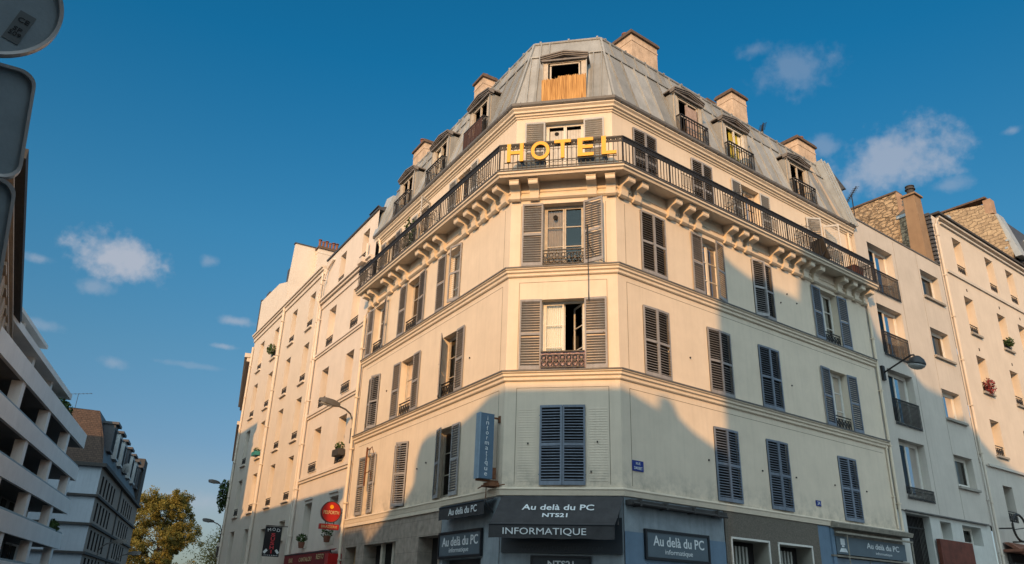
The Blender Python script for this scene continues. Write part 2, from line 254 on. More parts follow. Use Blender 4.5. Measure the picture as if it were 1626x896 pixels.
# ------------------------------------------------------------------ geometry helpers
class MB:
    def __init__(s): s.v = []; s.f = []; s.mi = []
    def quad(s, a, b, c, d, mi=0):
        i = len(s.v); s.v += [tuple(a), tuple(b), tuple(c), tuple(d)]; s.f.append((i, i+1, i+2, i+3)); s.mi.append(mi)
    def poly(s, pts, mi=0):
        i = len(s.v); s.v += [tuple(p) for p in pts]; s.f.append(tuple(range(i, i+len(pts)))); s.mi.append(mi)
    def hexa(s, p, mi=0):          # 8 points: bottom 4, top 4
        i = len(s.v); s.v += [tuple(q) for q in p]
        for f in ((0,3,2,1),(4,5,6,7),(0,1,5,4),(1,2,6,5),(2,3,7,6),(3,0,4,7)): s.f.append(tuple(i+k for k in f)); s.mi.append(mi)
    def box(s, x0, x1, y0, y1, z0, z1, mi=0):
        if x0 > x1: x0, x1 = x1, x0
        if y0 > y1: y0, y1 = y1, y0
        if z0 > z1: z0, z1 = z1, z0
        s.hexa([(x0,y0,z0),(x1,y0,z0),(x1,y1,z0),(x0,y1,z0),(x0,y0,z1),(x1,y0,z1),(x1,y1,z1),(x0,y1,z1)], mi)
    def mbox(s, M, hx, hy, hz, mi=0):
        s.hexa([M @ Vector(q) for q in ((-hx,-hy,-hz),(hx,-hy,-hz),(hx,hy,-hz),(-hx,hy,-hz),(-hx,-hy,hz),(hx,-hy,hz),(hx,hy,hz),(-hx,hy,hz))], mi)
    def bar(s, a, b, w, h=None, mi=0):
        a = Vector(a); b = Vector(b); h = h or w; d = b - a
        if d.length < 1e-6: return
        q = d.to_track_quat('Z', 'Y').to_matrix().to_4x4(); q.translation = (a + b) / 2
        s.mbox(q, w/2, h/2, d.length/2, mi)
    def tube(s, pts, r, n=6, mi=0, cap=True):
        pts = [Vector(p) for p in pts]; base = len(s.v); rs = r if isinstance(r, (list, tuple)) else [r]*len(pts)
        for i, p in enumerate(pts):
            d = (pts[min(i+1, len(pts)-1)] - pts[max(i-1, 0)]).normalized()
            a = Vector((0,0,1)) if abs(d.z) < .9 else Vector((1,0,0)); u = d.cross(a).normalized(); w = d.cross(u)
            for k in range(n):
                t = 2*math.pi*k/n; s.v.append(tuple(p + (u*math.cos(t) + w*math.sin(t))*rs[i]))
        for i in range(len(pts)-1):
            for k in range(n):
                a = base+i*n+k; b = base+i*n+(k+1)%n; s.f.append((a, b, b+n, a+n)); s.mi.append(mi)
        if cap:
            s.f.append(tuple(base+k for k in range(n))); s.mi.append(mi)
            e = base+(len(pts)-1)*n; s.f.append(tuple(e+k for k in range(n))); s.mi.append(mi)
    def lathe(s, c, prof, n=14, mi=0):     # prof: (r, z)
        s.tube2 = None; base = len(s.v)
        for (r, z) in prof:
            for k in range(n):
                t = 2*math.pi*k/n; s.v.append((c[0]+r*math.cos(t), c[1]+r*math.sin(t), c[2]+z))
        for i in range(len(prof)-1):
            for k in range(n):
                a = base+i*n+k; b = base+i*n+(k+1)%n; s.f.append((a, b, b+n, a+n)); s.mi.append(mi)
        s.f.append(tuple(base+k for k in range(n))); s.mi.append(mi)
        e = base+(len(prof)-1)*n; s.f.append(tuple(e+k for k in range(n))); s.mi.append(mi)
    def prism(s, pts, a, b, mi=0):         # pts -> list of callables? pts: 3D list, offset vector a..b
        a = Vector(a); b = Vector(b); n = len(pts); i = len(s.v)
        s.v += [tuple(Vector(p)+a) for p in pts] + [tuple(Vector(p)+b) for p in pts]
        s.f.append(tuple(range(i, i+n))); s.f.append(tuple(range(i+2*n-1, i+n-1, -1))); s.mi += [mi, mi]
        for k in range(n):
            j = (k+1) % n; s.f.append((i+k, i+j, i+n+j, i+n+k)); s.mi.append(mi)
    def mesh(s, name, mats, bevel=0, smooth=False):
        me = bpy.data.meshes.new(name); me.from_pydata(s.v, [], s.f)
        for k, mm in enumerate(mats if isinstance(mats, (list, tuple)) else [mats]): me.materials.append(mm)
        for p, mi in zip(me.polygons, s.mi): p.material_index = mi; p.use_smooth = smooth
        bm = bmesh.new(); bm.from_mesh(me); bmesh.ops.recalc_face_normals(bm, faces=bm.faces); bm.to_mesh(me); bm.free()
        return me
WM = {}
def put(name, me, M=None, parent=None):
    o = bpy.data.objects.new(name, me); COL.objects.link(o)
    M = M or Matrix.Identity(4); o['_'] = 0; del o['_']
    if parent is not None:
        o.parent = parent; o.matrix_basis = WM[parent.name].inverted() @ M
    else: o.matrix_basis = M
    WM[o.name] = M.copy(); return o
def thing(name, label, cat, M=None, group=None, me=None):
    o = put(name, me, M); o['label'] = label; o['category'] = cat
    if group: o['group'] = group
    return o
def stuff(o, kind): o['kind'] = kind; return o

# facade frames: local x to the viewer's right, y into the wall, z up
A = Vector((-0.08812639, 19.24690655, 0)); B = Vector((2.75316547, 18.66633738, 0))
uL = Vector((-0.51018241, 0.86006622, 0)); uC = Vector((0.97975581, -0.20019627, 0)); uR = Vector((0.79929717, 0.60093597, 0))
nL = Vector((-0.86006622, -0.51018241, 0)); nC = Vector((-0.20019627, -0.97975581, 0)); nR = Vector((0.60093597, -0.79929717, 0))
def frame(o, x, y):
    M = Matrix((x, y, Vector((0,0,1)))).transposed().to_4x4(); M.translation = o; return M
FL = frame(A, -uL, -nL); FC = frame(A, uC, -nC); FR = frame(B, uR, -nR)
WCH = 2.9
FR_ = {'L': FL, 'C': FC, 'R': FR}
def mitre(a, b): return (a + b) / (1 + a.dot(b))
mA = mitre(nL, nC); mB = mitre(nC, nR)
SL, SR = 10.62, 12.62
def sweep(mb, prof, sl=SL, sr=SR, close=True, mi=0, start=None, parts='LCR'):
    """prof list of (off,z) swept round the hotel front; world coordinates"""
    rings = []
    for path in range(4):
        ring = []
        for off, z in prof:
            p = [A + uL*sl + nL*off, A + mA*off, B + mB*off, B + uR*sr + nR*off][path]
            ring.append(Vector((p.x, p.y, z)))
        rings.append(ring)
    n = len(prof)
    for i in range(3):
        if 'LCR'[i] not in parts: continue
        for k in range(n if close else n-1):
            j = (k+1) % n; mb.quad(rings[i][k], rings[i+1][k], rings[i+1][j], rings[i][j], mi)
    if close: mb.poly(rings[0], mi); mb.poly(rings[3], mi)

def wall(mb, x0, x1, z0, z1, holes, y=0.0, depth=.22, fn=None, mi=0, rmi=0, reveal=True):
    xs = sorted({x0, x1, *[h[0] for h in holes], *[h[1] for h in holes]}); zs = sorted({z0, z1, *[h[2] for h in holes], *[h[3] for h in holes]})
    xs = [x for x in xs if x0-1e-6 <= x <= x1+1e-6]; zs = [z for z in zs if z0-1e-6 <= z <= z1+1e-6]
    fn = fn or (lambda x, z: (x, y, z))
    for i in range(len(xs)-1):
        for j in range(len(zs)-1):
            cx = (xs[i]+xs[i+1])/2; cz = (zs[j]+zs[j+1])/2
            if any(h[0] < cx < h[1] and h[2] < cz < h[3] for h in holes): continue
            mb.quad(fn(xs[i], zs[j]), fn(xs[i+1], zs[j]), fn(xs[i+1], zs[j+1]), fn(xs[i], zs[j+1]), mi)
    if reveal:
        for h in holes:
            a, b, c, d = h[:4]; e = y + depth
            c = max(c, z0); d = min(d, z1)
            mb.quad((a,y,c),(a,e,c),(a,e,d),(a,y,d), rmi); mb.quad((b,y,c),(b,y,d),(b,e,d),(b,e,c), rmi)
            mb.quad((a,y,c),(b,y,c),(b,e,c),(a,e,c), rmi); mb.quad((a,y,d),(a,e,d),(b,e,d),(b,y,d), rmi)

_shut = {}
def shutter_mesh(w, h, mt, pitch=.070, sgn=1):
    k = (round(w,3), round(h,3), mt.name, sgn)
    if k in _shut: return _shut[k]
    mb = MB(); st = .045; t = .016       # hinge at x=0, extends +x, y = 0 centre
    mb.box(0, st, -t, t, 0, h); mb.box(w-st, w, -t, t, 0, h)
    mb.box(st, w-st, -t, t, 0, .10); mb.box(st, w-st, -t, t, h-.06, h); mb.box(st, w-st, -t, t, h*.5-.035, h*.5+.035)
    z = .10 + pitch*.5
    while z < h-.06-.01:
        if abs(z-h*.5) > .05:
            j = random.uniform(-.03, .03)
            M = Matrix.Translation((w/2, random.uniform(-.001, .001), z)) @ Matrix.Rotation((R(33)+j)*sgn, 4, 'X')
            mb.mbox(M, w/2-st+.002, .0265, .004)
        z += pitch
    mb.box(-.012, .03, -t-.006, -t, h*.12, h*.12+.03); mb.box(-.012, .03, -t-.006, -t, h*.86, h*.86+.03)
    mb.box(w-.10, w-.07, -t-.02, -t, h*.5-.012, h*.5+.012)
    me = mb.mesh('shutter', mt); _shut[k] = me; return me

_rail = {}
def grille_mesh(w, h):
    """ornate cast window guard, x 0..w, z 0..h"""
    k = (round(w,2), round(h,2))
    if k in _rail: return _rail[k]
    mb = MB(); mb.box(0, w, -.018, .018, h-.03, h); mb.box(0, w, -.010, .010, h-.11, h-.095); mb.box(0, w, -.012, .012, 0.02, .045)
    n = max(3, round(w/.17)); c = w/n
    for i in range(n):
        x = c*(i+.5)
        mb.bar((c*i+.006, 0, .03), (c*i+.006, 0, h-.1), .012)
        for (zc, r) in ((h*.30, c*.40), (h*.62, c*.34)):
            pts = [(x+r*math.cos(a)*1.0, 0, zc+r*1.15*math.sin(a)) for a in [2*math.pi*q/12 for q in range(13)]]
            mb.tube(pts, .010, 4)
        mb.bar((x-c*.4, 0, h*.12), (x+c*.4, 0, h*.80), .010); mb.bar((x+c*.4, 0, h*.12), (x-c*.4, 0, h*.80), .010)
        mb.mbox(Matrix.Translation((x, 0, h*.46)) @ Matrix.Rotation(R(45), 4, 'Y'), .035, .012, .035)
    mb.bar((w-.006, 0, .03), (w-.006, 0, h-.1), .012)
    me = mb.mesh('window_guard', IRON); _rail[k] = me; return me
def bars_mesh(w, h, pitch=.11, box=.0):
    k = ('b', round(w,2), round(h,2), pitch, box)
    if k in _rail: return _rail[k]
    mb = MB(); mb.box(0, w, -.02, .02, h-.03, h); mb.box(0, w, -.012, .012, .05, .075); mb.box(0, w, -.012, .012, h-.13, h-.115)
    n = round(w/pitch)
    for i in range(n+1): x = w*i/n; mb.box(x-.011, x+.011, -.011, .011, 0, h-.02)
    if box:
        for x in (0, w):
            mb.box(x-.015, x+.015, 0, box, h-.03, h); mb.box(x-.015, x+.015, 0, box, .05, .075)
            for q in range(1, 5): mb.box(x-.007, x+.007, box*q/5-.007, box*q/5+.007, .05, h-.02)
    me = mb.mesh('railing', IRON); _rail[k] = me; return me

def pane_mesh(x0, x1, z0, z1, y):
    mb = MB(); mb.quad((x0,y,z0),(x1,y,z0),(x1,y,z1),(x0,y,z1)); return mb.mesh('pane', GLASS)
def curtain_mesh(x0, x1, z0, z1, y, mt, folds=9, amp=.018):
    mb = MB(); n = 28
    for i in range(n):
        a = x0+(x1-x0)*i/n; b = x0+(x1-x0)*(i+1)/n
        ya = y+amp*math.sin(i/n*folds*2*math.pi); yb = y+amp*math.sin((i+1)/n*folds*2*math.pi)
        mb.quad((a,ya,z0),(b,yb,z0),(b,yb,z1),(a,ya,z1))
    return mb.mesh('curtain', mt, smooth=True)
_dummy = None
def window(parent, F, xc, z0, w, h, y=.22, fm=None, leaves=2, bars=3, curtain=None, guard=None, gh=.46, gy=.05, left=None, right=None, shmat=None, sw=None, sh=None,
           sill=False, sashes=None, room=1.3, ft=.05, glass=True, shy=-.03, sdz=.0, back=True, name='window', flip=1):
    """window in a wall opening. left/right: shutter opening angle in degrees, 0 = closed over the opening, 180 = flat on the wall"""
    shut = left is not None and left < 40 and right is not None and right < 40
    if shut: fm = DARK; glass = False; curtain = None; leaves = 0  # frame and backing painted near-black to imitate shade behind the slats
    fm = fm or FRAME; mb = MB(); x0 = xc-w/2; x1 = xc+w/2; z1 = z0+h
    if shut: room = .06
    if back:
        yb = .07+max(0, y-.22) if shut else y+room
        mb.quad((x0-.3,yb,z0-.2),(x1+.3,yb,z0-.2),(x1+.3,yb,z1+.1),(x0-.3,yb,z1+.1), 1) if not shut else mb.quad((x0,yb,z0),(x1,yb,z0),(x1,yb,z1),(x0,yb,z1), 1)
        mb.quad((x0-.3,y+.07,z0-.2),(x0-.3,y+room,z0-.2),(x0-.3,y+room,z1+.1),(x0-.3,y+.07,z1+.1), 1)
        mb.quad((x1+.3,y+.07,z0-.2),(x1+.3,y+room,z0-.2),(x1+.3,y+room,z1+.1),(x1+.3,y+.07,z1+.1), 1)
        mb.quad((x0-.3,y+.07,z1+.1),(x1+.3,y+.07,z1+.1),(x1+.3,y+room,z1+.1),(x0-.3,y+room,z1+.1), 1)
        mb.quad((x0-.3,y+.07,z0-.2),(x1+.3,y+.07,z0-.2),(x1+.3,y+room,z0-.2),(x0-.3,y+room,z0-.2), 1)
    mb.box(x0, x0+ft, y, y+.06, z0, z1); mb.box(x1-ft, x1, y, y+.06, z0, z1); mb.box(x0+ft, x1-ft, y, y+.06, z1-ft, z1); mb.box(x0+ft, x1-ft, y, y+.06, z0, z0+ft)
    # casements
    lw = (w-2*ft)/max(1, leaves); sashes = sashes or [0]*leaves
    panes = []
    for i in range(leaves):
        a = x0+ft+lw*i; b = a+lw
        hx = a if i == 0 else b; sg = 1 if i == 0 else -1
        M = Matrix.Translation((hx, y+.02, 0)) @ Matrix.Rotation(R(sashes[i])*sg, 4, 'Z')
        def bx(u0, u1, c0, c1):
            p = [(u0*sg, -.018, c0), (u1*sg, -.018, c0), (u1*sg, .018, c0), (u0*sg, .018, c0)]
            q = [(a_, b_, c1) for a_, b_, _ in p]; mb.hexa([M @ Vector(v) for v in p+q])
        c = .045; bx(.003, c, z0+ft, z1-ft); bx(lw-c, lw-.003, z0+ft, z1-ft); bx(c, lw-c, z1-ft-c, z1-ft); bx(c, lw-c, z0+ft, z0+ft+c*1.6)
        for k in range(1, bars): zz = z0+ft+(h-2*ft)*k/bars; bx(c, lw-c, zz-.013, zz+.013)
        if glass:
            g = MB(); g.quad(*[M @ Vector((u*sg, .004, zz)) for u, zz in ((c, z0+ft), (lw-c, z0+ft), (lw-c, z1-ft), (c, z1-ft))])
            panes.append(g)
    wo = put(name, mb.mesh(name, [fm, DARK]), F, parent)
    for g in panes: put('pane', g.mesh('pane', GLASS), F, wo)
    if curtain:
        ca, cb, cz0, cm_ = curtain
        put('curtain', curtain_mesh(x0+ft+(w-2*ft)*ca, x0+ft+(w-2*ft)*cb, z0+h*cz0, z1-.05, y+.10, cm_), F, wo)
    shm = shmat or SHUT; sw = sw or w/2; sh = sh or h
    for side, ang in ((-1, left), (1, right)):
        if ang is None: continue
        me = shutter_mesh(sw, sh, shm, sgn=-side*flip)
        hx = xc+side*w/2
        if side < 0: M = Matrix.Translation((hx, shy, z0+sdz)) @ Matrix.Rotation(R(-ang), 4, 'Z')
        else: M = Matrix.Translation((hx, shy, z0+sdz)) @ Matrix.Rotation(R(180+ang), 4, 'Z')
        put('shutter', me, F @ M, wo)
    if guard:
        put('window_guard', grille_mesh(w, gh) if guard == 'g' else bars_mesh(w, gh), F @ Matrix.Translation((x0, gy, z0)), wo)
    if sill:
        s = MB(); s.box(x0-.08, x1+.08, -.10, .02, z0-.10, z0-.012); put('sill', s.mesh('sill', sill if not isinstance(sill, bool) else N_A), F, wo)
    return wo

def text_mesh(txt, w, h, depth, mt, bold=.0, shear=0.0, name='lettering', spacing=1.0):
    cu = bpy.data.curves.new('t', 'FONT'); cu.body = txt; cu.size = 1; cu.extrude = depth/2/1.0; cu.offset = bold; cu.shear = shear; cu.space_character = spacing
    cu.resolution_u = 8 if h > .3 else 3
    o = bpy.data.objects.new('t', cu); COL.objects.link(o); bpy.context.view_layer.update()
    dg = bpy.context.evaluated_depsgraph_get(); me = bpy.data.meshes.new_from_object(o.evaluated_get(dg)); bpy.data.objects.remove(o)
    xs = [v.co.x for v in me.vertices]; ys = [v.co.y for v in me.vertices]
    sx = w/(max(xs)-min(xs)); sy = h/(max(ys)-min(ys)); ox = (max(xs)+min(xs))/2; oy = (max(ys)+min(ys))/2
    for v in me.vertices: v.co = ((v.co.x-ox)*sx, (v.co.y-oy)*sy, v.co.z)
    me.name = name; me.materials.clear(); me.materials.append(mt); return me
def face_matrix(F, c, right, up_, ):
    """text placed in frame F at c with the given right / up local directions"""
    r = Vector(right).normalized(); u = Vector(up_).normalized(); n = r.cross(u)
    M = Matrix((r, u, n)).transposed().to_4x4(); M.translation = Vector(c); return F @ M
def wtext(parent, F, txt, xc, zc, w, h, y, mt, bold=.01, depth=.004, name='lettering', **k):
    return put(name, text_mesh(txt, w, h, depth, mt, bold, name=name, **k), face_matrix(F, (xc, y, zc), (1,0,0), (0,0,1)), parent)

# ================================================================== ground
def ground(name, pts, z, mt):
    mb = MB(); mb.poly([(x, y, z) for x, y in pts]); return stuff(put(name, mb.mesh(name, mt)), 'structure')
ground('ground', [(-900,-900),(900,-900),(900,1500),(-900,1500)], 0, ASPH)
mb = MB(); prof = [(0, -.02), (2.6, -.02), (2.6, .13), (0, .13)]
sweep(mb, prof, sl=31, sr=36); pv = stuff(put('pavement', mb.mesh('pavement', PAVE)), 'structure')
mb = MB(); mb.box(-30, 30, -8, -3, -.02, .12); stuff(put('pavement', mb.mesh('pavement', PAVE)), 'structure')

# ================================================================== HOTEL
hotel = thing('hotel_building', 'cream corner hotel with grey zinc mansard roof, louvred shutters and one long iron balcony', 'building', FC)
G0, Z1, Z2, Z3 = 4.22, 7.10, 9.95, 12.12
fl = [(4.30, 6.24), (7.17, 9.08), (10.05, 11.93)]
LW = dict(a=3.32, b=6.40, c=9.30)
RWc = [(1.42, 1.03), (4.0, 1.03), (6.38, 1.03), (10.16, 1.04)]
hL = []; hC = []; hR = []
for k, (z0, z1) in enumerate(fl):
    hC.append((.91, 2.03, z0, z1))
hLw = [[(3.28, .98), (6.27, 1.0), (9.03, .46)], [(3.33, .98), (6.39, 1.06), (9.22, 1.03)], [(3.40, 1.06), (6.42, 1.06), (9.44, 1.0)]]
hRw = [[(3.99, 1.02), (6.30, 1.02), (9.95, 1.02)], [(1.40, 1.0), (4.0, 1.02), (6.35, 1.02), (10.13, 1.05)], [(1.43, 1.0), (4.03, 1.0), (6.42, 1.02), (10.18, 1.05)]]
for k, (z0, z1) in enumerate(fl):
    hL += [(-x-w/2, -x+w/2, z0, z1) for x, w in hLw[k]]; hR += [(x-w/2, x+w/2, z0, z1) for x, w in hRw[k]]
mb = MB(); wall(mb, -SL, 0, 4.1, 12.75, hL); put('wall', mb.mesh('wall', WALL), FL, hotel)
mb = MB(); wall(mb, 0, WCH, 4.1, 12.75, hC); put('wall', mb.mesh('wall', WALL), FC, hotel)
mb = MB(); wall(mb, 0, SR, 4.1, 12.75, hR); put('wall', mb.mesh('wall', WALL), FR, hotel)
# fifth storey, slightly set back
SB = .13; tA = SB*math.tan(R(23.9)); tB = SB*math.tan(R(24.2)); T5 = 14.70; B5 = 12.72
h5L = [(-3.3-.5, -3.3+.5, B5, T5), (-6.35-.5, -6.35+.5, B5, T5), (-9.3-.5, -9.3+.5, B5, T5)]
h5C = [(.91, 2.03, B5, T5)]
h5R = [(1.38-.5, 1.38+.5, B5, T5), (3.95-.5, 3.95+.5, B5, T5), (6.42-.51, 6.42+.51, B5, T5), (10.15-.53, 10.15+.53, B5, T5)]
for F, a, b, hs_ in ((FL, -SL, -tA, h5L), (FC, tA, WCH-tB, h5C), (FR, tB, SR, h5R)):
    mb = MB(); wall(mb, a, b, 12.6, 15.16, hs_, y=SB, depth=.2); put('wall', mb.mesh('wall', WALL), F, hotel)
# end and rear closing walls
mb = MB()
e1 = A+uL*SL; e2 = B+uR*SR
def W3(p, z): return (p.x, p.y, z)
back1 = e1-nL*9; back2 = e2-nR*9
mb.quad(W3(e1-nL*.14,0), W3(back1,0), W3(back1,15.4), W3(e1-nL*.14,15.4)); mb.quad(W3(e2-nR*.14,0), W3(back2,0), W3(back2,15.4), W3(e2-nR*.14,15.4)); mb.quad(W3(back1,0), W3(back2,0), W3(back2,15.4), W3(back1,15.4))
put('rear_wall', mb.mesh('rear_wall', N_C), None, hotel)
# string courses
def band(zt):
    mb = MB(); sweep(mb, [(-.01, zt+.02), (.13, zt-.01), (.14, zt-.05), (.10, zt-.075), (.10, zt-.13), (.055, zt-.16), (.055, zt-.225), (.03, zt-.25), (-.01, zt-.25)])
    b = put('string_course', mb.mesh('string_course', WALLT), None, hotel)
    mb = MB(); sweep(mb, [(-.005, zt+.026), (.135, zt-.004), (.135, zt-.022), (.155, zt-.024), (.155, zt+.014), (.0, zt+.044)]); put('flashing', mb.mesh('flashing', ZTOP), None, b)
band(7.125); band(9.985)
# joint lines of the render panels (dark strips laid on the face, 12 mm)
JT = mat('render_joint', (.20, .165, .125), .95, .1, 5, 0)
mb = MB()
def joint(F, pts):
    for a, b in zip(pts[:-1], pts[1:]):
        M = F
        x0, z0 = a; x1, z1 = b
        if abs(x0-x1) < 1e-6: mb.hexa([M @ Vector(v) for v in ((x0-.006,-.004,min(z0,z1)),(x0+.006,-.004,min(z0,z1)),(x0+.006,.004,min(z0,z1)),(x0-.006,.004,min(z0,z1)),(x0-.006,-.004,max(z0,z1)),(x0+.006,-.004,max(z0,z1)),(x0+.006,.004,max(z0,z1)),(x0-.006,.004,max(z0,z1)))])
        else: mb.hexa([M @ Vector(v) for v in ((min(x0,x1),-.003,z0-.006),(max(x0,x1),-.003,z0-.006),(max(x0,x1),.003,z0-.006),(min(x0,x1),.003,z0-.006),(min(x0,x1),-.003,z0+.006),(max(x0,x1),-.003,z0+.006),(max(x0,x1),.003,z0+.006),(min(x0,x1),.003,z0+.006))])
for (a, b, full) in ((4.32, 6.70, 1), (7.18, 9.58, 1), (10.05, 11.9, 0)):
    joint(FC, [(.30, a), (.30, b)] + ([(2.62, b)] if full else [])); joint(FC, [(2.62, a), (2.62, b)])
    joint(FR, [(.33, a), (.33, b)] + ([(12.3, b)] if full else []))
    joint(FL, [(-.30, a), (-.30, b)] + ([(-10.2, b)] if full else []))
put('render_joint', mb.mesh('render_joint', JT), None, hotel)
# lower ledge
mb = MB(); sweep(mb, [(-.01, 4.26), (.10, 4.235), (.11, 4.20), (.09, 4.17), (.07, 4.06), (-.01, 4.05)]); put('string_course', mb.mesh('string_course', WALLT), None, hotel)
mb = MB(); mb.box(-10.62, -3.15, -.075, -.004, 3.95, 4.05); put('string_course', mb.mesh('string_course', WALLT), FL, hotel)

# ---- balcony
mb = MB()
sweep(mb, [(-.12, 12.74), (.60, 12.70), (.63, 12.68), (.63, 12.61), (.58, 12.585), (.56, 12.53), (.52, 12.525), (.10, 12.60), (-.12, 12.60)])
balc = put('balcony', mb.mesh('balcony', WALLT), None, hotel)
mb = MB(); sweep(mb, [(.45, 12.715), (.64, 12.706), (.655, 12.70), (.655, 12.672), (.637, 12.672), (.637, 12.69), (.45, 12.70)]); put('edge_flashing', mb.mesh('edge_flashing', ZTOP), None, balc)
mb = MB(); sweep(mb, [(-.01, 12.60), (.05, 12.60), (.05, 12.36), (.075, 12.34), (.075, 12.28), (.045, 12.26), (.045, 12.20), (.09, 12.17), (.09, 12.10), (.04, 12.06), (-.01, 12.04)])
put('frieze', mb.mesh('frieze', WALLT), None, balc)
def bracket_mesh():
    mb = MB(); w = .26
    prof = [(.03, 12.02), (.10, 12.02), (.15, 12.06), (.165, 12.16), (.17, 12.24), (.21, 12.31), (.30, 12.34), (.43, 12.355), (.45, 12.39), (.45, 12.50), (.42, 12.52), (.42, 12.56), (.03, 12.585)]
    for off, z in prof: pass
    base = [(0, -o, z) for o, z in prof]
    mb.prism(base, (-w/2, 0, 0), (w/2, 0, 0))
    mb.box(-w/2-.012, w/2+.012, -.465, -.35, 12.475, 12.50)
    mb.box(-w/2-.012, w/2+.012, -.465, -.30, 12.52, 12.55)
    return mb.mesh('bracket', WALLT)
BM_ = bracket_mesh()
for F, xs in ((FC, (.145, .675, 2.27, 2.79)),
              (FR, (.20, .72, 2.12, 2.70, 3.29, 4.68, 5.20, 5.68, 7.0, 7.62, 8.21, 8.74, 9.32, 10.76, 11.34, 11.86, 12.44)),
              (FL, (-.20, -.75, -1.37, -1.95, -2.56, -4.05, -4.72, -5.38, -6.98, -7.66, -8.38, -9.70, -10.2))):
    for x in xs: put('bracket', BM_, F @ Matrix.Translation((x, 0, 0)), balc)
# railing
mb = MB(); RO = .57
sweep(mb, [(RO-.03, 13.54), (RO+.03, 13.54), (RO+.03, 13.575), (RO-.03, 13.575)], sl=SL+.0)
sweep(mb, [(RO-.016, 13.405), (RO+.016, 13.405), (RO+.016, 13.435), (RO-.016, 13.435)]); sweep(mb, [(RO-.012, 12.78), (RO+.012, 12.78), (RO+.012, 12.80), (RO-.012, 12.80)])
def offpt(seg, x, off):
    if seg == 'L': return A+uL*x+nL*off
    if seg == 'C': return A+uC*x+nC*off
    return B+uR*x+nR*off
ea = RO*math.tan(R(23.9)); eb = RO*math.tan(R(24.2))
for seg, a, b in (('L', -ea, SL), ('C', -ea, WCH+eb), ('R', -eb, SR)):
    n = round((b-a)/.125); M = {'L': FL, 'C': FC, 'R': FR}[seg]
    for i in range(n+1):
        x = a+(b-a)*i/n; p = offpt(seg, x, RO); thick = (i % 15 == 0)
        r = .018 if thick else .009
        q = M.to_3x3().to_4x4(); q.translation = Vector((p.x, p.y, 13.12)); mb.mbox(q, r, r, .42)
        # frieze of small crossed irons between the two top rails
        if i < n:
            p2 = offpt(seg, x+(b-a)/n, RO)
            for u in (0, .5):
                c0 = p.lerp(p2, u); c1 = p.lerp(p2, u+.5)
                mb.bar((c0.x, c0.y, 13.43), (c1.x, c1.y, 13.54), .024); mb.bar((c0.x, c0.y, 13.54), (c1.x, c1.y, 13.43), .024)
            j = i % 15
            if seg != 'C' and 4 <= j <= 10:   # twin-bar basket panel
                c = p.lerp(p2, .5); mb.bar((c.x, c.y, 12.95), (c.x, c.y, 13.3), .014)
                if j in (4, 10): pass
                pts = [(p.x+(p2.x-p.x)*(.5-.5*math.cos(t)), p.y+(p2.y-p.y)*(.5-.5*math.cos(t)), 13.27+.05*math.sin(t)) for t in [math.pi*k/5 for k in range(6)]]
                mb.tube(pts, .010, 4, cap=False)
                pts = [(a_, b_, 2*13.12-c_-.02) for a_, b_, c_ in pts]; mb.tube(pts, .010, 4, cap=False)
            if seg == 'C' and 4 <= i <= n-7:
                pts = [(p.x+(p2.x-p.x)*(.5-.5*math.cos(t)), p.y+(p2.y-p.y)*(.5-.5*math.cos(t)), 13.28+.06*math.sin(t)) for t in [math.pi*k/5 for k in range(6)]]
                mb.tube(pts, .007, 4, cap=False); pts = [(a_, b_, 12.96-(c_-13.28)) for a_, b_, c_ in pts]; mb.tube(pts, .007, 4, cap=False)
for seg, x in (('L', SL), ('R', SR)):
    p = offpt(seg, x, RO); p0 = offpt(seg, x, -.1)
    for z in (13.555, 13.43, 12.79): mb.bar((p.x, p.y, z), (p0.x, p0.y, z), .025)
    for k in range(1, 6): c = p.lerp(p0, k/6); mb.bar((c.x, c.y, 12.72), (c.x, c.y, 13.55), .013)
put('railing', mb.mesh('railing', IRON), None, balc)
# spiked semicircular dividers between the rooms
def divider_mesh():
    mb = MB(); c = -.22; z0 = 12.74
    for k in range(7): y = c-.33+.66*k/6; mb.bar((0, y, z0), (0, y, 13.55), .012)
    for r in (.18, .36):
        pts = [(0, c+r*math.cos(t), 13.55+r*1.0*math.sin(t)) for t in [math.pi*k/10 for k in range(11)]]; mb.tube(pts, .009, 4)
    for k in range(9):
        t = math.pi*k/8; mb.bar((0, c+.1*math.cos(t), 13.55+.1*math.sin(t)), (0, c+.46*math.cos(t), 13.55+.46*math.sin(t)), .008)
    mb.bar((0, c-.36, 13.55), (0, c+.36, 13.55), .014); mb.bar((0, c-.36, 13.0), (0, c+.36, 13.0), .014)
    return mb.mesh('divider', IRON)
DM = divider_mesh()
for F, x in ((FR, 5.15), (FR, 8.75), (FL, -1.85), (FL, -4.9), (FL, -7.9), (FL, -10.0)): put('divider', DM, F @ Matrix.Translation((x, 0, 0)), balc)

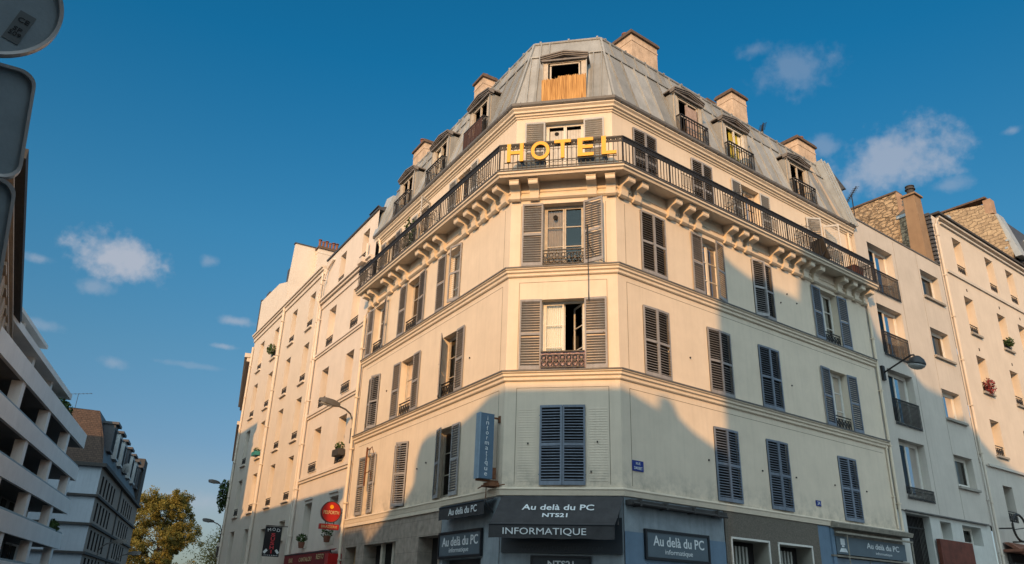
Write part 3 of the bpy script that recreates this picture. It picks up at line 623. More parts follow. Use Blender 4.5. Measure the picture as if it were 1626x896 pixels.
# ---- cornice and gutter
mb = MB(); sweep(mb, [(-.14, 15.17), (.07, 15.15), (.08, 15.11), (.02, 15.06), (.01, 15.0), (-.045, 14.985), (-.05, 14.93), (-.095, 14.915), (-.10, 14.87), (-.14, 14.86)])
put('cornice', mb.mesh('cornice', WALLT), None, hotel)
mb = MB(); sweep(mb, [(-.02, 15.27), (-.02, 15.155), (.09, 15.155), (.125, 15.20), (.13, 15.275), (.11, 15.275), (.09, 15.22), (.03, 15.19), (.01, 15.27)])
for seg, a, b in (('L', 0, SL), ('C', 0, WCH), ('R', 0, SR)):
    n = int((b-a)/.62); F = FR_[seg]
    for i in range(n+1):
        x = (a+.2+i*.62)*(-1 if seg == 'L' else 1); q = [F @ Vector(v) for v in ((x-.012,-.14,15.165),(x+.012,-.14,15.165),(x+.012,-.05,15.145),(x-.012,-.05,15.145),(x-.012,-.135,15.29),(x+.012,-.135,15.29),(x+.012,-.05,15.28),(x-.012,-.05,15.28))]
        mb.hexa(q)
put('gutter', mb.mesh('gutter', ZTOP), None, hotel)

# ---- mansard roof
ZB, ZT, OB, OT = 15.22, 18.2, .04, -.9
def my(z): return -(OB+(OT-OB)*(z-ZB)/(ZT-ZB))      # local y (inward +) at height z
t24 = math.tan(R(24))
def mansard(F, x0, x1, hipL, hipR, holes, seams):
    mb = MB()
    def fn(x, z):
        y = my(z); xx = x
        if abs(x-x0) < 1e-6 and hipL: xx = x0 + y*hipL
        if abs(x-x1) < 1e-6 and hipR: xx = x1 - y*hipR
        return (xx, y, z)
    wall(mb, x0, x1, ZB, ZT, holes, fn=fn, reveal=False)
    def inhole(x, z): return any(h[0]-.03 < x < h[1]+.03 and h[2] < z < h[3]+.02 for h in holes)
    for x in seams:
        for (a, b, dx) in ((ZB, 17.50, 0), (17.50, ZT, .28)):
            xx = x+dx; zs = [a+(b-a)*k/8 for k in range(9)]
            for c, d in zip(zs[:-1], zs[1:]):
                if inhole(xx, (c+d)/2): continue
                if hipL and xx < x0+my(c)*hipL+.05: continue
                if hipR and xx > x1-my(c)*hipR-.05: continue
                mb.bar((xx, my(c)-.02, c), (xx, my(d)-.02, d), .03, .05)
    # horizontal lap
    segs = []; x = x0
    while x < x1-.05:
        xe = min(x+.5, x1)
        xa = max(x, x0+my(17.5)*hipL if hipL else x0); xb = min(xe, x1-my(17.5)*hipR if hipR else x1)
        if xb > xa and not inhole((xa+xb)/2, 17.5): mb.bar((xa, my(17.5)-.02, 17.5), (xb, my(17.5)-.02, 17.5), .05, .04)
        x = xe
    if hipL: mb.bar((x0+my(ZB)*hipL, my(ZB)-.02, ZB), (x0+my(ZT)*hipL, my(ZT)-.02, ZT), .06, .06)
    # ridge roll and pipes
    mb.tube([(x0+(my(ZT)*hipL if hipL else 0), my(ZT), ZT), (x1-(my(ZT)*hipR if hipR else 0), my(ZT), ZT)], .05, 8)
    n = int((x1-x0)/.9)
    for i in range(n): xx = x0+.6+i*.9; mb.box(xx-.03, xx+.03, my(ZT)-.05, my(ZT)+.03, ZT+.03, ZT+.075)
    return mb.mesh('roof', ZINC)
dR = [3.48, 5.85, 9.48]; dL = [-2.40, -5.28, -8.15]; dC = [1.47]
DW = .62; DZ0, DZ1 = 15.3, 16.95
def dh(xs): return [(x-DW, x+DW, DZ0, DZ1) for x in xs]
roofs = {}
roofs['C'] = put('roof', mansard(FC, 0, WCH, .443, .4495, dh(dC), [.35, .62, 2.3, 2.55]), FC, hotel)
roofs['R'] = put('roof', mansard(FR, 0, SR-.45, .4495, -.0001, dh(dR), [.5+.55*i for i in range(21)]), FR, hotel)
roofs['L'] = put('roof', mansard(FL, -SL+.0, 0, 0, .443, dh(dL), [-.5-.55*i for i in range(18)]), FL, hotel)
# top of the roof and its ends
mb = MB()
Rt = [A+uL*SL-nL*.9, A-mA*.9, B-mB*.9, e2-nR*.9, e2-nR*8, A+uL*SL-nL*8]
mb.poly([(p.x, p.y, 18.2+(.35 if i > 3 else 0)) for i, p in enumerate(Rt)])
for e, n in ((e1, nL), (e2, nR)): mb.quad(W3(e+n*OB, ZB), W3(e-n*.9, ZT), W3(e-n*8, ZT+.35), W3(e-n*8, ZB))
mb.quad(W3(e1-nL*8, 15), W3(e2-nR*8, 15), W3(e2-nR*8, 18.55), W3(e1-nL*8, 18.55))
put('roof_top', mb.mesh('roof_top', ZINC), None, hotel)
# pale zinc party upstand and stained strip on the right end
mb = MB()
mb.hexa([(12.19,-.16,15.24),(12.68,-.16,15.24),(12.68,.4,15.24),(12.19,.4,15.24),(12.19,.66,18.35),(12.68,.66,18.35),(12.68,2.6,18.35),(12.19,2.6,18.35)])
for x in (12.2, 12.42, 12.66): mb.bar((x, -.19, 15.24), (x, .63, 18.37), .04, .05)
put('party_upstand', mb.mesh('party_upstand', ZINC2), FR, roofs['R'])
mb = MB(); mb.hexa([(12.68,.1,17.0),(12.80,.1,17.0),(12.80,1.0,17.0),(12.68,1.0,17.0),(12.68,.7,18.3),(12.80,.7,18.3),(12.80,1.4,18.3),(12.68,1.4,18.3)]); put('flue_box', mb.mesh('flue_box', SLATE), FR, roofs['R'])
STR = mat('ochre_stained_zinc', (.42, .33, .24), .8, .2, 3, .1, streak=.4)
mb = MB(); mb.hexa([(11.55,-.06,15.24),(11.85,-.06,15.24),(11.85,.0,15.24),(11.55,.0,15.24),(11.45,my(17.9)-.03,17.9),(11.65,my(17.9)-.03,17.9),(11.65,my(17.9)+.02,17.9),(11.45,my(17.9)+.02,17.9)]); put('stained_strip', mb.mesh('stained_strip', STR), FR, roofs['R'])
mb = MB(); mb.hexa([(-10.9,-.1,15.3),(-10.45,-.1,15.3),(-10.45,.6,15.3),(-10.9,.6,15.3),(-10.9,.35,17.2),(-10.45,.45,17.2),(-10.45,2,17.35),(-10.9,2,17.35)]); put('party_upstand', mb.mesh('party_upstand', ZINC2), FL, roofs['L'])

def dormer(F, x, roof, kind):
    """dormer front at y .08; pediment over it"""
    mb = MB(); w = .60; f = .10; zt = 16.86
    # cheeks and surround
    mb.box(x-w-.04, x-w+.10, f, f+.06, DZ0-.02, zt, 1); mb.box(x+w-.10, x+w+.04, f, f+.06, DZ0-.02, zt, 1)
    mb.box(x-w+.10, x+w-.10, f, f+.06, zt-.10, zt, 1)
    for sx in (-1, 1):
        xx = x+sx*(w+.02)
        mb.hexa([(xx-.03, f+.06, DZ0-.02), (xx+.03, f+.06, DZ0-.02), (xx+.03, f+.12, DZ0-.02), (xx-.03, f+.12, DZ0-.02), (xx-.03, f+.06, zt), (xx+.03, f+.06, zt), (xx+.03, 1.2, zt), (xx-.03, 1.2, zt)])
        mb.bar((xx+sx*.035, f-.015, DZ0-.02), (xx+sx*.035, f-.015, zt+.02), .03)
    # pediment: cornice moulding raking, zinc top running back into the roof
    e = w+.13; h0 = zt; h1 = zt+.15
    def raked(dz, y0, y1, t, mi):
        for a, b in (((x-e, h0+dz), (x, h1+dz)), ((x, h1+dz), (x+e, h0+dz))):
            mb.hexa([(a[0], y0, a[1]), (b[0], y0, b[1]), (b[0], y1, b[1]), (a[0], y1, a[1]), (a[0], y0, a[1]+t), (b[0], y0, b[1]+t), (b[0], y1, b[1]+t), (a[0], y1, a[1]+t)], mi)
    raked(.085, -.03, 1.1, .045, 2); raked(.035, .0, .2, .05, 2); raked(-.005, .03, .2, .04, 2)
    mb.poly([(x-e+.08, f+.03, h0), (x+e-.08, f+.03, h0), (x, f+.03, h1+.04)], 2); mb.box(x-e+.04, x+e-.04, .02, f+.06, h0-.05, h0+.005, 2)
    mb.box(x-w+.06, x+w-.06, f, f+.05, zt-.10, zt-.02, 1)
    # dark interior
    a, b = x-w+.09, x+w-.09
    mb.quad((a,1.3,15.2),(b,1.3,15.2),(b,1.3,zt),(a,1.3,zt), 3); mb.quad((a,f+.1,15.2),(a,1.3,15.2),(a,1.3,zt),(a,f+.1,zt), 3); mb.quad((b,f+.1,15.2),(b,1.3,15.2),(b,1.3,zt),(b,f+.1,zt), 3); mb.quad((a,f+.05,zt-.02),(b,f+.05,zt-.02),(b,1.3,zt-.02),(a,1.3,zt-.02), 3)
    d = put('dormer', mb.mesh('dormer', [ZINC, OLDW, mat('weathered_pediment', (.17, .155, .145), .7, .25, 5, .15, 40, streak=.3), DARK]), F, roof)
    wz = zt-.10; z0 = 15.3
    def P(name, m_, mt): put(name, m_.mesh(name, mt), F, d)
    if kind == 'reed':
        m_ = MB()
        n = 60
        for i in range(n):
            xx = x-.66+1.32*i/n; m_.box(xx, xx+1.32/n*.9, -.07-random.random()*.012, -.045, 15.27, 16.15+random.uniform(-.03, .03)-(.07 if i < 22 else 0))
        P('reed_screen', m_, REED)
        m_ = MB(); m_.box(x-.45, x-.40, f+.02, f+.06, 16.1, wz-.08); m_.box(x+.42, x+.47, f+.02, f+.06, 16.1, wz-.02); m_.box(x-.45, x+.47, f+.02, f+.06, wz-.05, wz); P('window_frame', m_, OLDW)
        m_ = MB(); m_.box(x-.34, x-.31, f+.3, f+.33, 16.0, 16.5); m_.box(x-.34, x+.34, f+.3, f+.33, 16.15, 16.19); P('inner_frame', m_, SOFF)
        return
    if kind in ('old', 'yellow', 'half', 'white'):
        cc = {'old': OLDW, 'yellow': FRAME, 'half': OLDW, 'white': OLDW}[kind]
        m_ = MB(); a0, b0 = x-.50, x+.50
        m_.box(a0, a0+.07, f+.02, f+.09, z0, wz); m_.box(b0-.07, b0, f+.02, f+.09, z0, wz); m_.box(x-.03, x+.03, f+.03, f+.08, z0, wz); m_.box(a0, b0, f+.02, f+.08, wz-.06, wz); m_.box(a0, b0, f+.03, f+.08, 16.1, 16.13)
        P('window_frame', m_, cc)
    if kind == 'old':
        m_ = MB()
        for i in range(7): m_.box(x-.12+.09*i, x-.12+.09*i+.082, f+.02, f+.035, z0, wz-.15-.0*i)
        P('boarding', m_, mat('pinkish_boards', (.36, .27, .23), .85, .2, 6, .1, streak=.3))
    if kind == 'yellow': put('curtain', curtain_mesh(x-.18, x+.30, z0, wz-.05, f+.13, CURTY, 5, .02), F, d); put('curtain', curtain_mesh(x+.3, x+.43, z0, wz-.05, f+.12, CURT, 2, .02), F, d)
    if kind == 'none': put('pane', pane_mesh(x-.43, x+.43, z0, wz-.06, f+.055), F, d)
    if kind == 'white': put('curtain', curtain_mesh(x-.43, x+.0, z0, wz-.05, f+.13, CURT, 4, .02), F, d)
    put('railing', bars_mesh(1.30, .70, .13, .20), F @ Matrix.Translation((x-.65, -.11, 15.24)), d)
dormer(FC, 1.47, roofs['C'], 'reed')
dormer(FR, dR[0], roofs['R'], 'old'); dormer(FR, dR[1], roofs['R'], 'yellow'); dormer(FR, dR[2], roofs['R'], 'half')
dormer(FL, dL[0], roofs['L'], 'half'); dormer(FL, dL[1], roofs['L'], 'white'); dormer(FL, dL[2], roofs['L'], 'half')
mb = MB()
for i in range(14): mb.box(-2.40-.62+i*.0886, -2.40-.62+i*.0886+.055, -.125, -.113, 15.30, 15.90)
put('balcony_screen', mb.mesh('balcony_screen', mat('dark_slats', (.07, .035, .028), .8, .2)), FL, roofs['L'])

def chimney(F, x0, x1, y0, y1, z0, z1, parent, pots=4, lean=0, mt=None, cap=CAPM, potmat=TERRA, metalcap=False):
    mb = MB(); mb.box(x0, x1, y0, y1, z0, z1)
    mb.box(x0-.07, x1+.07, y0-.07, y1+.07, z1, z1+.09, 1); mb.box(x0-.03, x1+.03, y0-.03, y1+.03, z1+.09, z1+.16, 1)
    mb.box(x0-.015, x1+.015, y0-.015, y1+.015, z1-.28, z1-.22, 0)
    ch = put('chimney', mb.mesh('chimney', [mt or CHIM, cap]), F, parent)
    longx = (x1-x0) > (y1-y0)
    for i in range(pots):
        u = (i+.5)/pots
        c = (x0+(x1-x0)*u, (y0+y1)/2, z1+.16) if longx else ((x0+x1)/2, y0+(y1-y0)*u, z1+.16)
        q = MB(); q.lathe(c, [(.10, 0), (.095, .18), (.11, .20), (.11, .24), (.085, .25), (.08, .15)], 10)
        if metalcap and i % 2 == 0: q.lathe((c[0], c[1], c[2]+.27), [(.12, 0), (.12, .03), (.03, .07)], 10)
        put('chimney_pot', q.mesh('chimney_pot', potmat, smooth=False), F, ch)
# the three tall stacks on the right roof slope, two on the left
chimney(FR, 2.15, 3.40, 1.2, 2.2, 17.6, 19.55, roofs['R'], 3)
chimney(FR, 7.50, 8.35, 1.2, 1.9, 17.6, 19.7, roofs['R'], 0); chimney(FR, 7.45, 8.1, 2.3, 3.0, 17.6, 19.85, roofs['R'], 0)
chimney(FR, 11.3, 12.5, 1.0, 2.2, 17.6, 19.15, roofs['R'], 3)
chimney(FL, -5.06, -4.40, 1.2, 1.75, 17.6, 19.65, roofs['L'], 1); chimney(FL, -4.75, -4.15, 1.95, 2.5, 17.6, 19.7, roofs['L'], 2)
chimney(FL, -10.5, -9.4, 1.2, 2.3, 17.6, 19.5, roofs['L'], 4, metalcap=True)

# ---- hotel windows
def HW(F, xc, w, k, **kw):
    z0, z1 = fl[k]; return window(hotel, F, xc, z0, w, z1-z0, **kw)
S_, SB_ = SHUT, SHUTB
# chamfer
mbw = MB()
def chamfer_windows():
    z0, z1 = fl[0]; window(hotel, FC, 1.47, z0, 1.12, z1-z0, left=3, right=3, shmat=SB_, sw=.555)
    z0, z1 = fl[1]
    window(hotel, FC, 1.47, z0, 1.12, z1-z0, left=178, right=178, sw=.575, sashes=[0, 55], guard='g', gh=.46, gy=-.085, curtain=(.0, .52, 0, mat('white_net', (.92, .91, .86), .9, .02, 12, 0)))
    z0, z1 = fl[2]
    window(hotel, FC, 1.47, z0, 1.12, z1-z0, left=178, right=157, sw=.575, guard='g', gh=.45, gy=-.03, fm=OLDW, curtain=(.04, .46, .05, mat('old_shutter_inside', (.46, .37, .29), .9, .2, 8, .1, streak=.3)))
    window(hotel, FC, 1.47, B5, 1.12, T5-B5, y=.30, left=178, right=178, sw=.585, shy=.10, shmat=SHUTW, fm=FRAME, bars=1, glass=False)
chamfer_windows()
mb = MB()
for a in (.98, 1.49):
    for i in range(5): mb.box(a+.045+.083*i, a+.045+.083*i+.078, .335, .35, B5+.1, T5-.2)
put('inner_panel', mb.mesh('inner_panel', mat('grey_white_boards', (.50, .48, .44), .8, .1, 8, .1, streak=.2)), FC, hotel)
# the mauve cloth over the lower chamfer window guard, and its guard
window_cloth = MB()
n = 40
for i in range(n):
    x = .89+1.16*i/n; xb = .89+1.16*(i+1)/n; f1 = .02*math.sin(i*.9); f2 = .02*math.sin((i+1)*.9)
    window_cloth.quad((x, -.05+f1, 7.18), (xb, -.05+f2, 7.18), (xb, -.045+f2*.4, 7.64), (x, -.045+f1*.4, 7.64))
o = thing('balcony_cloth', 'mauve and white patterned cloth draped over the guard rail of the lower open corner window', 'cloth', FC, me=window_cloth.mesh('balcony_cloth', CLOTHP, smooth=True))
# round vents in the glass of the upper chamfer windows
for z, y in ((11.60, .20), (14.40, .325)):
    q = MB(); pts = [(1.22+.065*math.cos(t), y, z+.065*math.sin(t)) for t in [2*math.pi*k/16 for k in range(16)]]; q.prism(pts, (0,0,0), (0,.02,0)); put('round_vent', q.mesh('round_vent', DARK), FC, hotel)

# right front
for k, x, w, l, r, sm, kw in (
    (0, 3.99, 1.02, 4, 3, SB_, {}), (0, 6.30, 1.02, 3, 4, SB_, {}), (0, 9.95, 1.02, 3, 3, SB_, {}),
    (1, 1.40, 1.0, 3, 3, S_, {}), (1, 4.0, 1.02, 5, 3, S_, {}), (1, 6.35, 1.02, 3, 3, SB_, {}), (1, 10.13, 1.05, 177, 177, SB_, dict(guard='g', gh=.42, curtain=(.1, .6, .1, CURT))),
    (2, 1.43, 1.0, 3, 3, S_, {}), (2, 4.03, 1.0, 178, 12, S_, dict(curtain=(.2, .75, 0, CURT))), (2, 6.42, 1.02, 14, 3, S_, {}), (2, 10.18, 1.05, 178, 176, SB_, dict(guard='g', gh=.40, curtain=(.3, .9, .0, CURT)))):
    HW(FR, x, w, k, left=l, right=r, shmat=sm, **kw)
for k, x, w, l, r, sm, kw in (
    (0, 9.03, .46, 176, 174, S_, dict(sw=.53, leaves=1)), (0, 6.27, 1.0, 3, 24, S_, {}), (0, 3.28, .98, 12, 178, S_, dict(fm=OLDW)),
    (1, 9.22, 1.03, 3, 15, S_, {}), (1, 6.39, 1.06, 178, 178, S_, dict(guard='g', curtain=(.05, .95, .1, CURT), fm=OLDW)), (1, 3.33, .98, 29, 178, S_, dict(guard='g', fm=OLDW, curtain=(.1, .9, .1, mat('amber_curtain', (.36, .22, .10), .9, .3, 8, .1)))),
    (2, 9.44, 1.0, 178, 165, S_, dict(guard='g', fm=FRAME)), (2, 6.42, 1.06, 178, 176, S_, dict(guard='g', fm=OLDW, curtain=(.3, .9, .0, CURT))), (2, 3.40, 1.06, 178, 15, S_, dict(curtain=(0,1,0,CURT)))):
    HW(FL, -x, w, k, left=l, right=r, shmat=sm, **kw)
H5 = T5-B5
window(hotel, FR, 1.38, B5, 1.0, H5, y=.33, left=3, right=3, shy=.10, shmat=S_)
window(hotel, FR, 3.95, B5, 1.0, H5, y=.33, left=3, right=3, shy=.10, shmat=S_)
window(hotel, FR, 6.42, B5, 1.02, H5, y=.33, left=178, right=178, shy=.10, shmat=SHUTW, fm=OLDW)
window(hotel, FR, 10.15, B5, 1.06, H5, y=.33, left=32, right=125, shy=.10, shmat=SHUTW, flip=-1)
window(hotel, FL, -3.3, B5, 1.0, H5, y=.33, left=178, right=178, shy=.10, shmat=SHUTW)
window(hotel, FL, -6.35, B5, 1.0, H5, y=.33, left=178, right=120, shy=.10, shmat=SHUTW)
window(hotel, FL, -9.3, B5, 1.0, H5, y=.33, left=178, right=178, shy=.10, shmat=S_)
# ghosts of walled-up shutters beside the lowest chamfer window: raised louvres in the render
for a in (.36, 2.10):
    mb = MB(); z = 4.4
    while z < 6.15: mb.hexa([(a,-.006,z),(a+.48,-.006,z),(a+.48,.002,z),(a,.002,z),(a,-.001,z+.035),(a+.48,-.001,z+.035),(a+.48,.002,z+.035),(a,.002,z+.035)]); z += .062
    put('raised_louvres', mb.mesh('raised_louvres', WALL), FC, hotel)
# small fixings and stains: shutter stays
mb = MB()
for F, pts in ((FC, [(.62, 5.30), (2.32, 5.33), (2.16, 4.62)]), (FR, [(3.2, 5.3), (5.5, 5.3), (7.1, 5.3), (9.1, 5.3), (10.9, 5.3), (7.4, 8.1), (7.7, 11.2), (8.2, 11.0), (2.7, 8.0), (7.3, 10.8)]), (FL, [(-2.0, 8.0), (-5.0, 5.3), (-4.4, 5.4), (-8.0, 8.3)])):
    for x, z in pts: q = F.copy(); q.translation = F @ Vector((x, -.015, z)); mb.mbox(q, .016, .02, .02)
put('wall_fixing', mb.mesh('wall_fixing', SOFF), None, hotel)

# ---- ground floor fronts
mb = MB(); hs_ = [(-10.35, -9.35, 0, 3.29), (-8.67, -6.1, .9, 3.3), (-4.5, -3.2, 0, 3.33)]
wall(mb, -SL, -3.1, 0, 4.05, hs_, y=-.03, depth=.45); put('ground_floor_front', mb.mesh('ground_floor_front', ASHL2), FL, hotel)
mb = MB()
for x in (-7.45, -6.55): mb.box(x-.08, x+.08, .1, .2, .9, 3.3, 0)
mb.quad((-8.67,.42,.9),(-6.1,.42,.9),(-6.1,.42,3.3),(-8.67,.42,3.3), 1); mb.quad((-4.5,.42,0),(-3.2,.42,0),(-3.2,.42,3.33),(-4.5,.42,3.33), 1)
for k in range(12): mb.box(-7.4+k*.07, -7.385+k*.07, .22, .235, .9, 3.3, 2)
mb.box(-10.35, -9.35, .30, .36, 0, 3.29, 3)
put('ground_floor_joinery', mb.mesh('ground_floor_joinery', [OLDW, DARK, IRON, mat('tan_door_wood', (.42, .27, .13), .7, .15, 5, .1)]), FL, hotel)  # door leaf in an even tan wood colour
mb = MB(); wall(mb, -3.1, 0, 0, 4.05, [(-2.95, -.85, .5, 2.68)], y=-.02, depth=.25, mi=0); put('ground_floor_front', mb.mesh('ground_floor_front', BLUEP), FL, hotel)
mb = MB(); wall(mb, 0, WCH, 0, 4.05, [(.75, 2.15, 0, 2.68)], y=-.02, depth=.3); put('ground_floor_front', mb.mesh('ground_floor_front', BLUEP), FC, hotel)
mb = MB(); wall(mb, 0, 3.62, 3.28, 4.05, [], y=-.02); wall(mb, 0, 3.62, 0, 3.28, [(.66, 2.86, .4, 2.6)], y=-.03, depth=.25, mi=1, rmi=1)
put('ground_floor_front', mb.mesh('ground_floor_front', [BLUEP, BLUE]), FR, hotel)
mb = MB(); mb.quad((.66,.2,.4),(2.86,.2,.4),(2.86,.2,2.6),(.66,.2,2.6)); put('shop_glass', mb.mesh('shop_glass', SGND), FR, hotel)
mb = MB(); mb.quad((-2.95,.2,.5),(-.85,.2,.5),(-.85,.2,2.68),(-2.95,.2,2.68)); put('shop_glass', mb.mesh('shop_glass', SGND), FL, hotel)
mb = MB(); mb.quad((.75,.27,0),(2.15,.27,0),(2.15,.27,2.68),(.75,.27,2.68)); put('shop_glass', mb.mesh('shop_glass', SGND), FC, hotel)
mb = MB(); hs_ = [(3.86, 5.40, 1.2, 3.38), (5.87, 7.40, 1.2, 3.38)]
wall(mb, 3.62, 7.85, 0, 4.05, hs_, y=-.045, depth=.5, rmi=1); put('ground_floor_front', mb.mesh('ground_floor_front', [PEBBLE, mat('reveal_paint', (.36, .34, .29), .85, .1, 4, .1, streak=.2)]), FR, hotel)
mb = MB()
for a, b in ((3.86, 5.40), (5.87, 7.40)):
    mb.box(a-.05, a, -.07, -.03, 1.15, 3.43); mb.box(b, b+.05, -.07, -.03, 1.15, 3.43); mb.box(a-.05, b+.05, -.072, -.028, 3.38, 3.43)
    mb.quad((a,.45,1.2),(b,.45,1.2),(b,.45,3.38),(a,.45,3.38), 1)
    for i in range(7): x = a+.08+i*.15; mb.box(x, x+.075, .28, .33, 1.2, 3.25, 2)
    for i in range(36): z = 1.25+i*.055; mb.box(a+.05, a+1.1, .33, .345, z, z+.02, 2)
put('ground_window_surround', mb.mesh('ground_window_surround', [FRAME, DARK, mat('faded_shutter', (.30, .30, .27), .8, .1, 5, .05)]), FR, hotel)
mb = MB(); mb.box(7.85, 8.45, -.03, .2, 0, 4.04, 0); mb.box(8.45, 8.62, -.08, .2, 0, 4.0, 0); mb.box(8.62, 12.62, -.02, .2, 0, 3.2, 1); mb.box(8.62, 12.62, -.03, .2, 3.62, 4.04, 2)
for z in (3.22,): mb.box(8.4, 12.75, -.10, -.02, z, z+.05, 2)
mb.box(10.5, 10.53, -.035, .0, 0, 3.2, 2)
put('ground_floor_front', mb.mesh('ground_floor_front', [BLUE, mat('grey_blue_board', (.12, .155, .20), .7, .1, 3, .05), mat('old_timber_fascia', (.20, .18, .15), .9, .25, 4, .2)]), FR, hotel)
mb = MB(); mb.hexa([(8.5,-.30,4.02),(12.82,-.30,4.02),(12.82,-.02,4.02),(8.5,-.02,4.02),(8.5,-.34,4.14),(12.82,-.34,4.14),(12.82,-.02,4.24),(8.5,-.02,4.24)]); mb.box(8.5, 12.85, -.26, -.20, 3.86, 3.91); mb.tube([(12.82,-.23,3.9),(12.82,-.23,0)], .025, 6); mb.tube([(9.05,-.22,3.9),(9.05,-.22,2.0)], .02, 6)
put('blind_box', mb.mesh('blind_box', mat('peeling_timber', (.25, .23, .19), .9, .3, 5, .3, 30)), FR, hotel)
mb = MB(); mb.box(.05, 3.55, -.20, -.03, 3.86, 3.98); mb.tube([(.1,-.24,3.90),(3.5,-.24,3.86)], .03, 6)
for x in (.3, 1.2, 2.2, 3.1): mb.box(x, x+.06, -.27, -.03, 3.84, 4.0)
put('awning_cassette', mb.mesh('awning_cassette', SOFF), FR, hotel)

# ---- downpipes
def pipe(F, pts, r=.05, parent=None, mt=None, name='downpipe'):
    mb = MB(); mb.tube(pts, r, 8)
    zs = [p[2] for p in pts]; z = min(zs)+1
    while z < max(zs):
        # collar
        for a, b in zip(pts[:-1], pts[1:]):
            if min(a[2], b[2]) <= z <= max(a[2], b[2]) and abs(a[2]-b[2]) > .5:
                u = (z-a[2])/(b[2]-a[2]); c = [a[i]+(b[i]-a[i])*u for i in range(3)]; mb.box(c[0]-r-.02, c[0]+r+.02, c[1]-r-.01, c[1]+r+.02, z-.02, z+.02)
        z += 1.9
    return put(name, mb.mesh(name, mt or WALLT, smooth=False), F, parent)
pipe(FL, [(-10.72, -.10, 0), (-10.72, -.10, 11.8), (-10.55, -.06, 12.0)], .055, hotel)
pipe(FL, [(-10.25, .05, 12.75), (-10.25, .05, 14.6), (-10.45, .0, 15.3)], .05, hotel)
pipe(FR, [(12.70, -.07, 4.1), (12.70, -.07, 12.2)], .05, hotel); pipe(FR, [(12.48, -.05, 4.3), (12.48, -.05, 7.0)], .03, hotel); pipe(FR, [(12.3, .06, 12.75), (12.3, .06, 14.9)], .04, hotel)

# ---- hotel sign: five letters on the railing
sg = thing('hotel_sign', 'big yellow capital letters spelling HOTEL fixed on the corner balcony railing', 'sign', FC @ Matrix.Translation((1.48, -.62, 13.24)))
for ch, xc, w, h, zc in (('H', .20, .46, .58, 13.235), ('O', .905, .52, .58, 13.245), ('T', 1.525, .46, .58, 13.25), ('E', 2.155, .44, .58, 13.255), ('L', 2.79, .40, .58, 13.26)):
    wtext(sg, FC, ch, xc, zc, w, h, -.655, LETY, bold=.018, depth=.05, name='letter')
mb = MB(); mb.box(-.1, 3.0, -.632, -.612, 12.93, 12.95); mb.box(-.05, 3.0, -.632, -.612, 13.50, 13.515); put('fixing_bar', mb.mesh('fixing_bar', IRON), FC, sg)

# balcony belongings
def tub(F, x, y, z, w, d, h, name, label, mt, cat='planter', plant=True, grp=None):
    mb = MB(); mb.hexa([(-w/2+.03,-d/2+.02,0),(w/2-.03,-d/2+.02,0),(w/2-.03,d/2-.02,0),(-w/2+.03,d/2-.02,0),(-w/2,-d/2,h),(w/2,-d/2,h),(w/2,d/2,h),(-w/2,d/2,h)])
    mb.box(-w/2-.015, w/2+.015, -d/2-.015, d/2+.015, h-.03, h)
    t = thing(name, label, cat, F @ Matrix.Translation((x, y, z)), grp, mb.mesh(name, mt))
    return t
tub(FC, .62, -.40, 12.75, .78, .24, .30, 'planter_box', 'blue grey planter box on the corner balcony behind the letters H and O', PLANTER)
tub(FC, 2.32, -.40, 12.75, .80, .24, .30, 'planter_box', 'blue grey planter box on the corner balcony below the letter E', PLANTER)
tub(FR, 11.75, -.28, 12.95, .62, .36, .26, 'planter_box', 'brown wooden planter box raised on legs at the far right end of the balcony', WOODB)
t = thing('folding_table', 'dark folded garden table leaning on the balcony railing before pale shutters', 'table', FR @ Matrix.Translation((9.35, -.42, 12.76)))
mb = MB(); mb.mbox(Matrix.Translation((0, 0, .36)) @ Matrix.Rotation(R(62), 4, 'Y') @ Matrix.Rotation(R(8), 4, 'X'), .38, .28, .015); put('table_top', mb.mesh('table_top', SOFF), FR @ Matrix.Translation((9.35, -.42, 12.76)), t)
for dy in (-.2, .2):
    mb = MB(); mb.bar((-.3, dy, 0), (.3, dy, .6), .025); put('leg', mb.mesh('leg', IRON), FR @ Matrix.Translation((9.35, -.42, 12.76)), t)
def leafy(name, label, M, rx, ry, rz, n, mt, cat='plant', size=.05, parent=None, hang=0):
    mb = MB()
    for i in range(n):
        while True:
            p = Vector((random.uniform(-1,1), random.uniform(-1,1), random.uniform(-1,1)))
            if p.length < 1 and noise.noise(p*2.1) > -.25: break
        c = Vector((p.x*rx, p.y*ry, p.z*rz)); q = Matrix.Translation(c) @ Matrix.Rotation(random.uniform(0,6.28), 4, Vector((random.uniform(-1,1), random.uniform(-1,1), random.uniform(-1,1))).normalized())
        s = size*random.uniform(.6, 1.4); mb.poly([q @ Vector(v) for v in ((-s,0,0),(0,-s*.5,0),(s,0,0),(0,s*.5,0))])
    me = mb.mesh(name, mt)
    if parent is not None: return put(name, me, M, parent)
    return thing(name, label, cat, M, me=me)
pt = thing('potted_plant', 'leafy potted plant on the left balcony beside a white shutter', 'plant', FL @ Matrix.Translation((-6.9, -.15, 12.75)))
mb = MB(); mb.lathe((0,0,0), [(.12, 0), (.16, .28), (.18, .30)], 12); put('pot', mb.mesh('pot', TERRA), FL @ Matrix.Translation((-6.9, -.15, 12.75)), pt)
leafy('foliage', '', FL @ Matrix.Translation((-6.9, -.15, 13.75)), .25, .22, .75, 260, PLANT, parent=pt, size=.06)

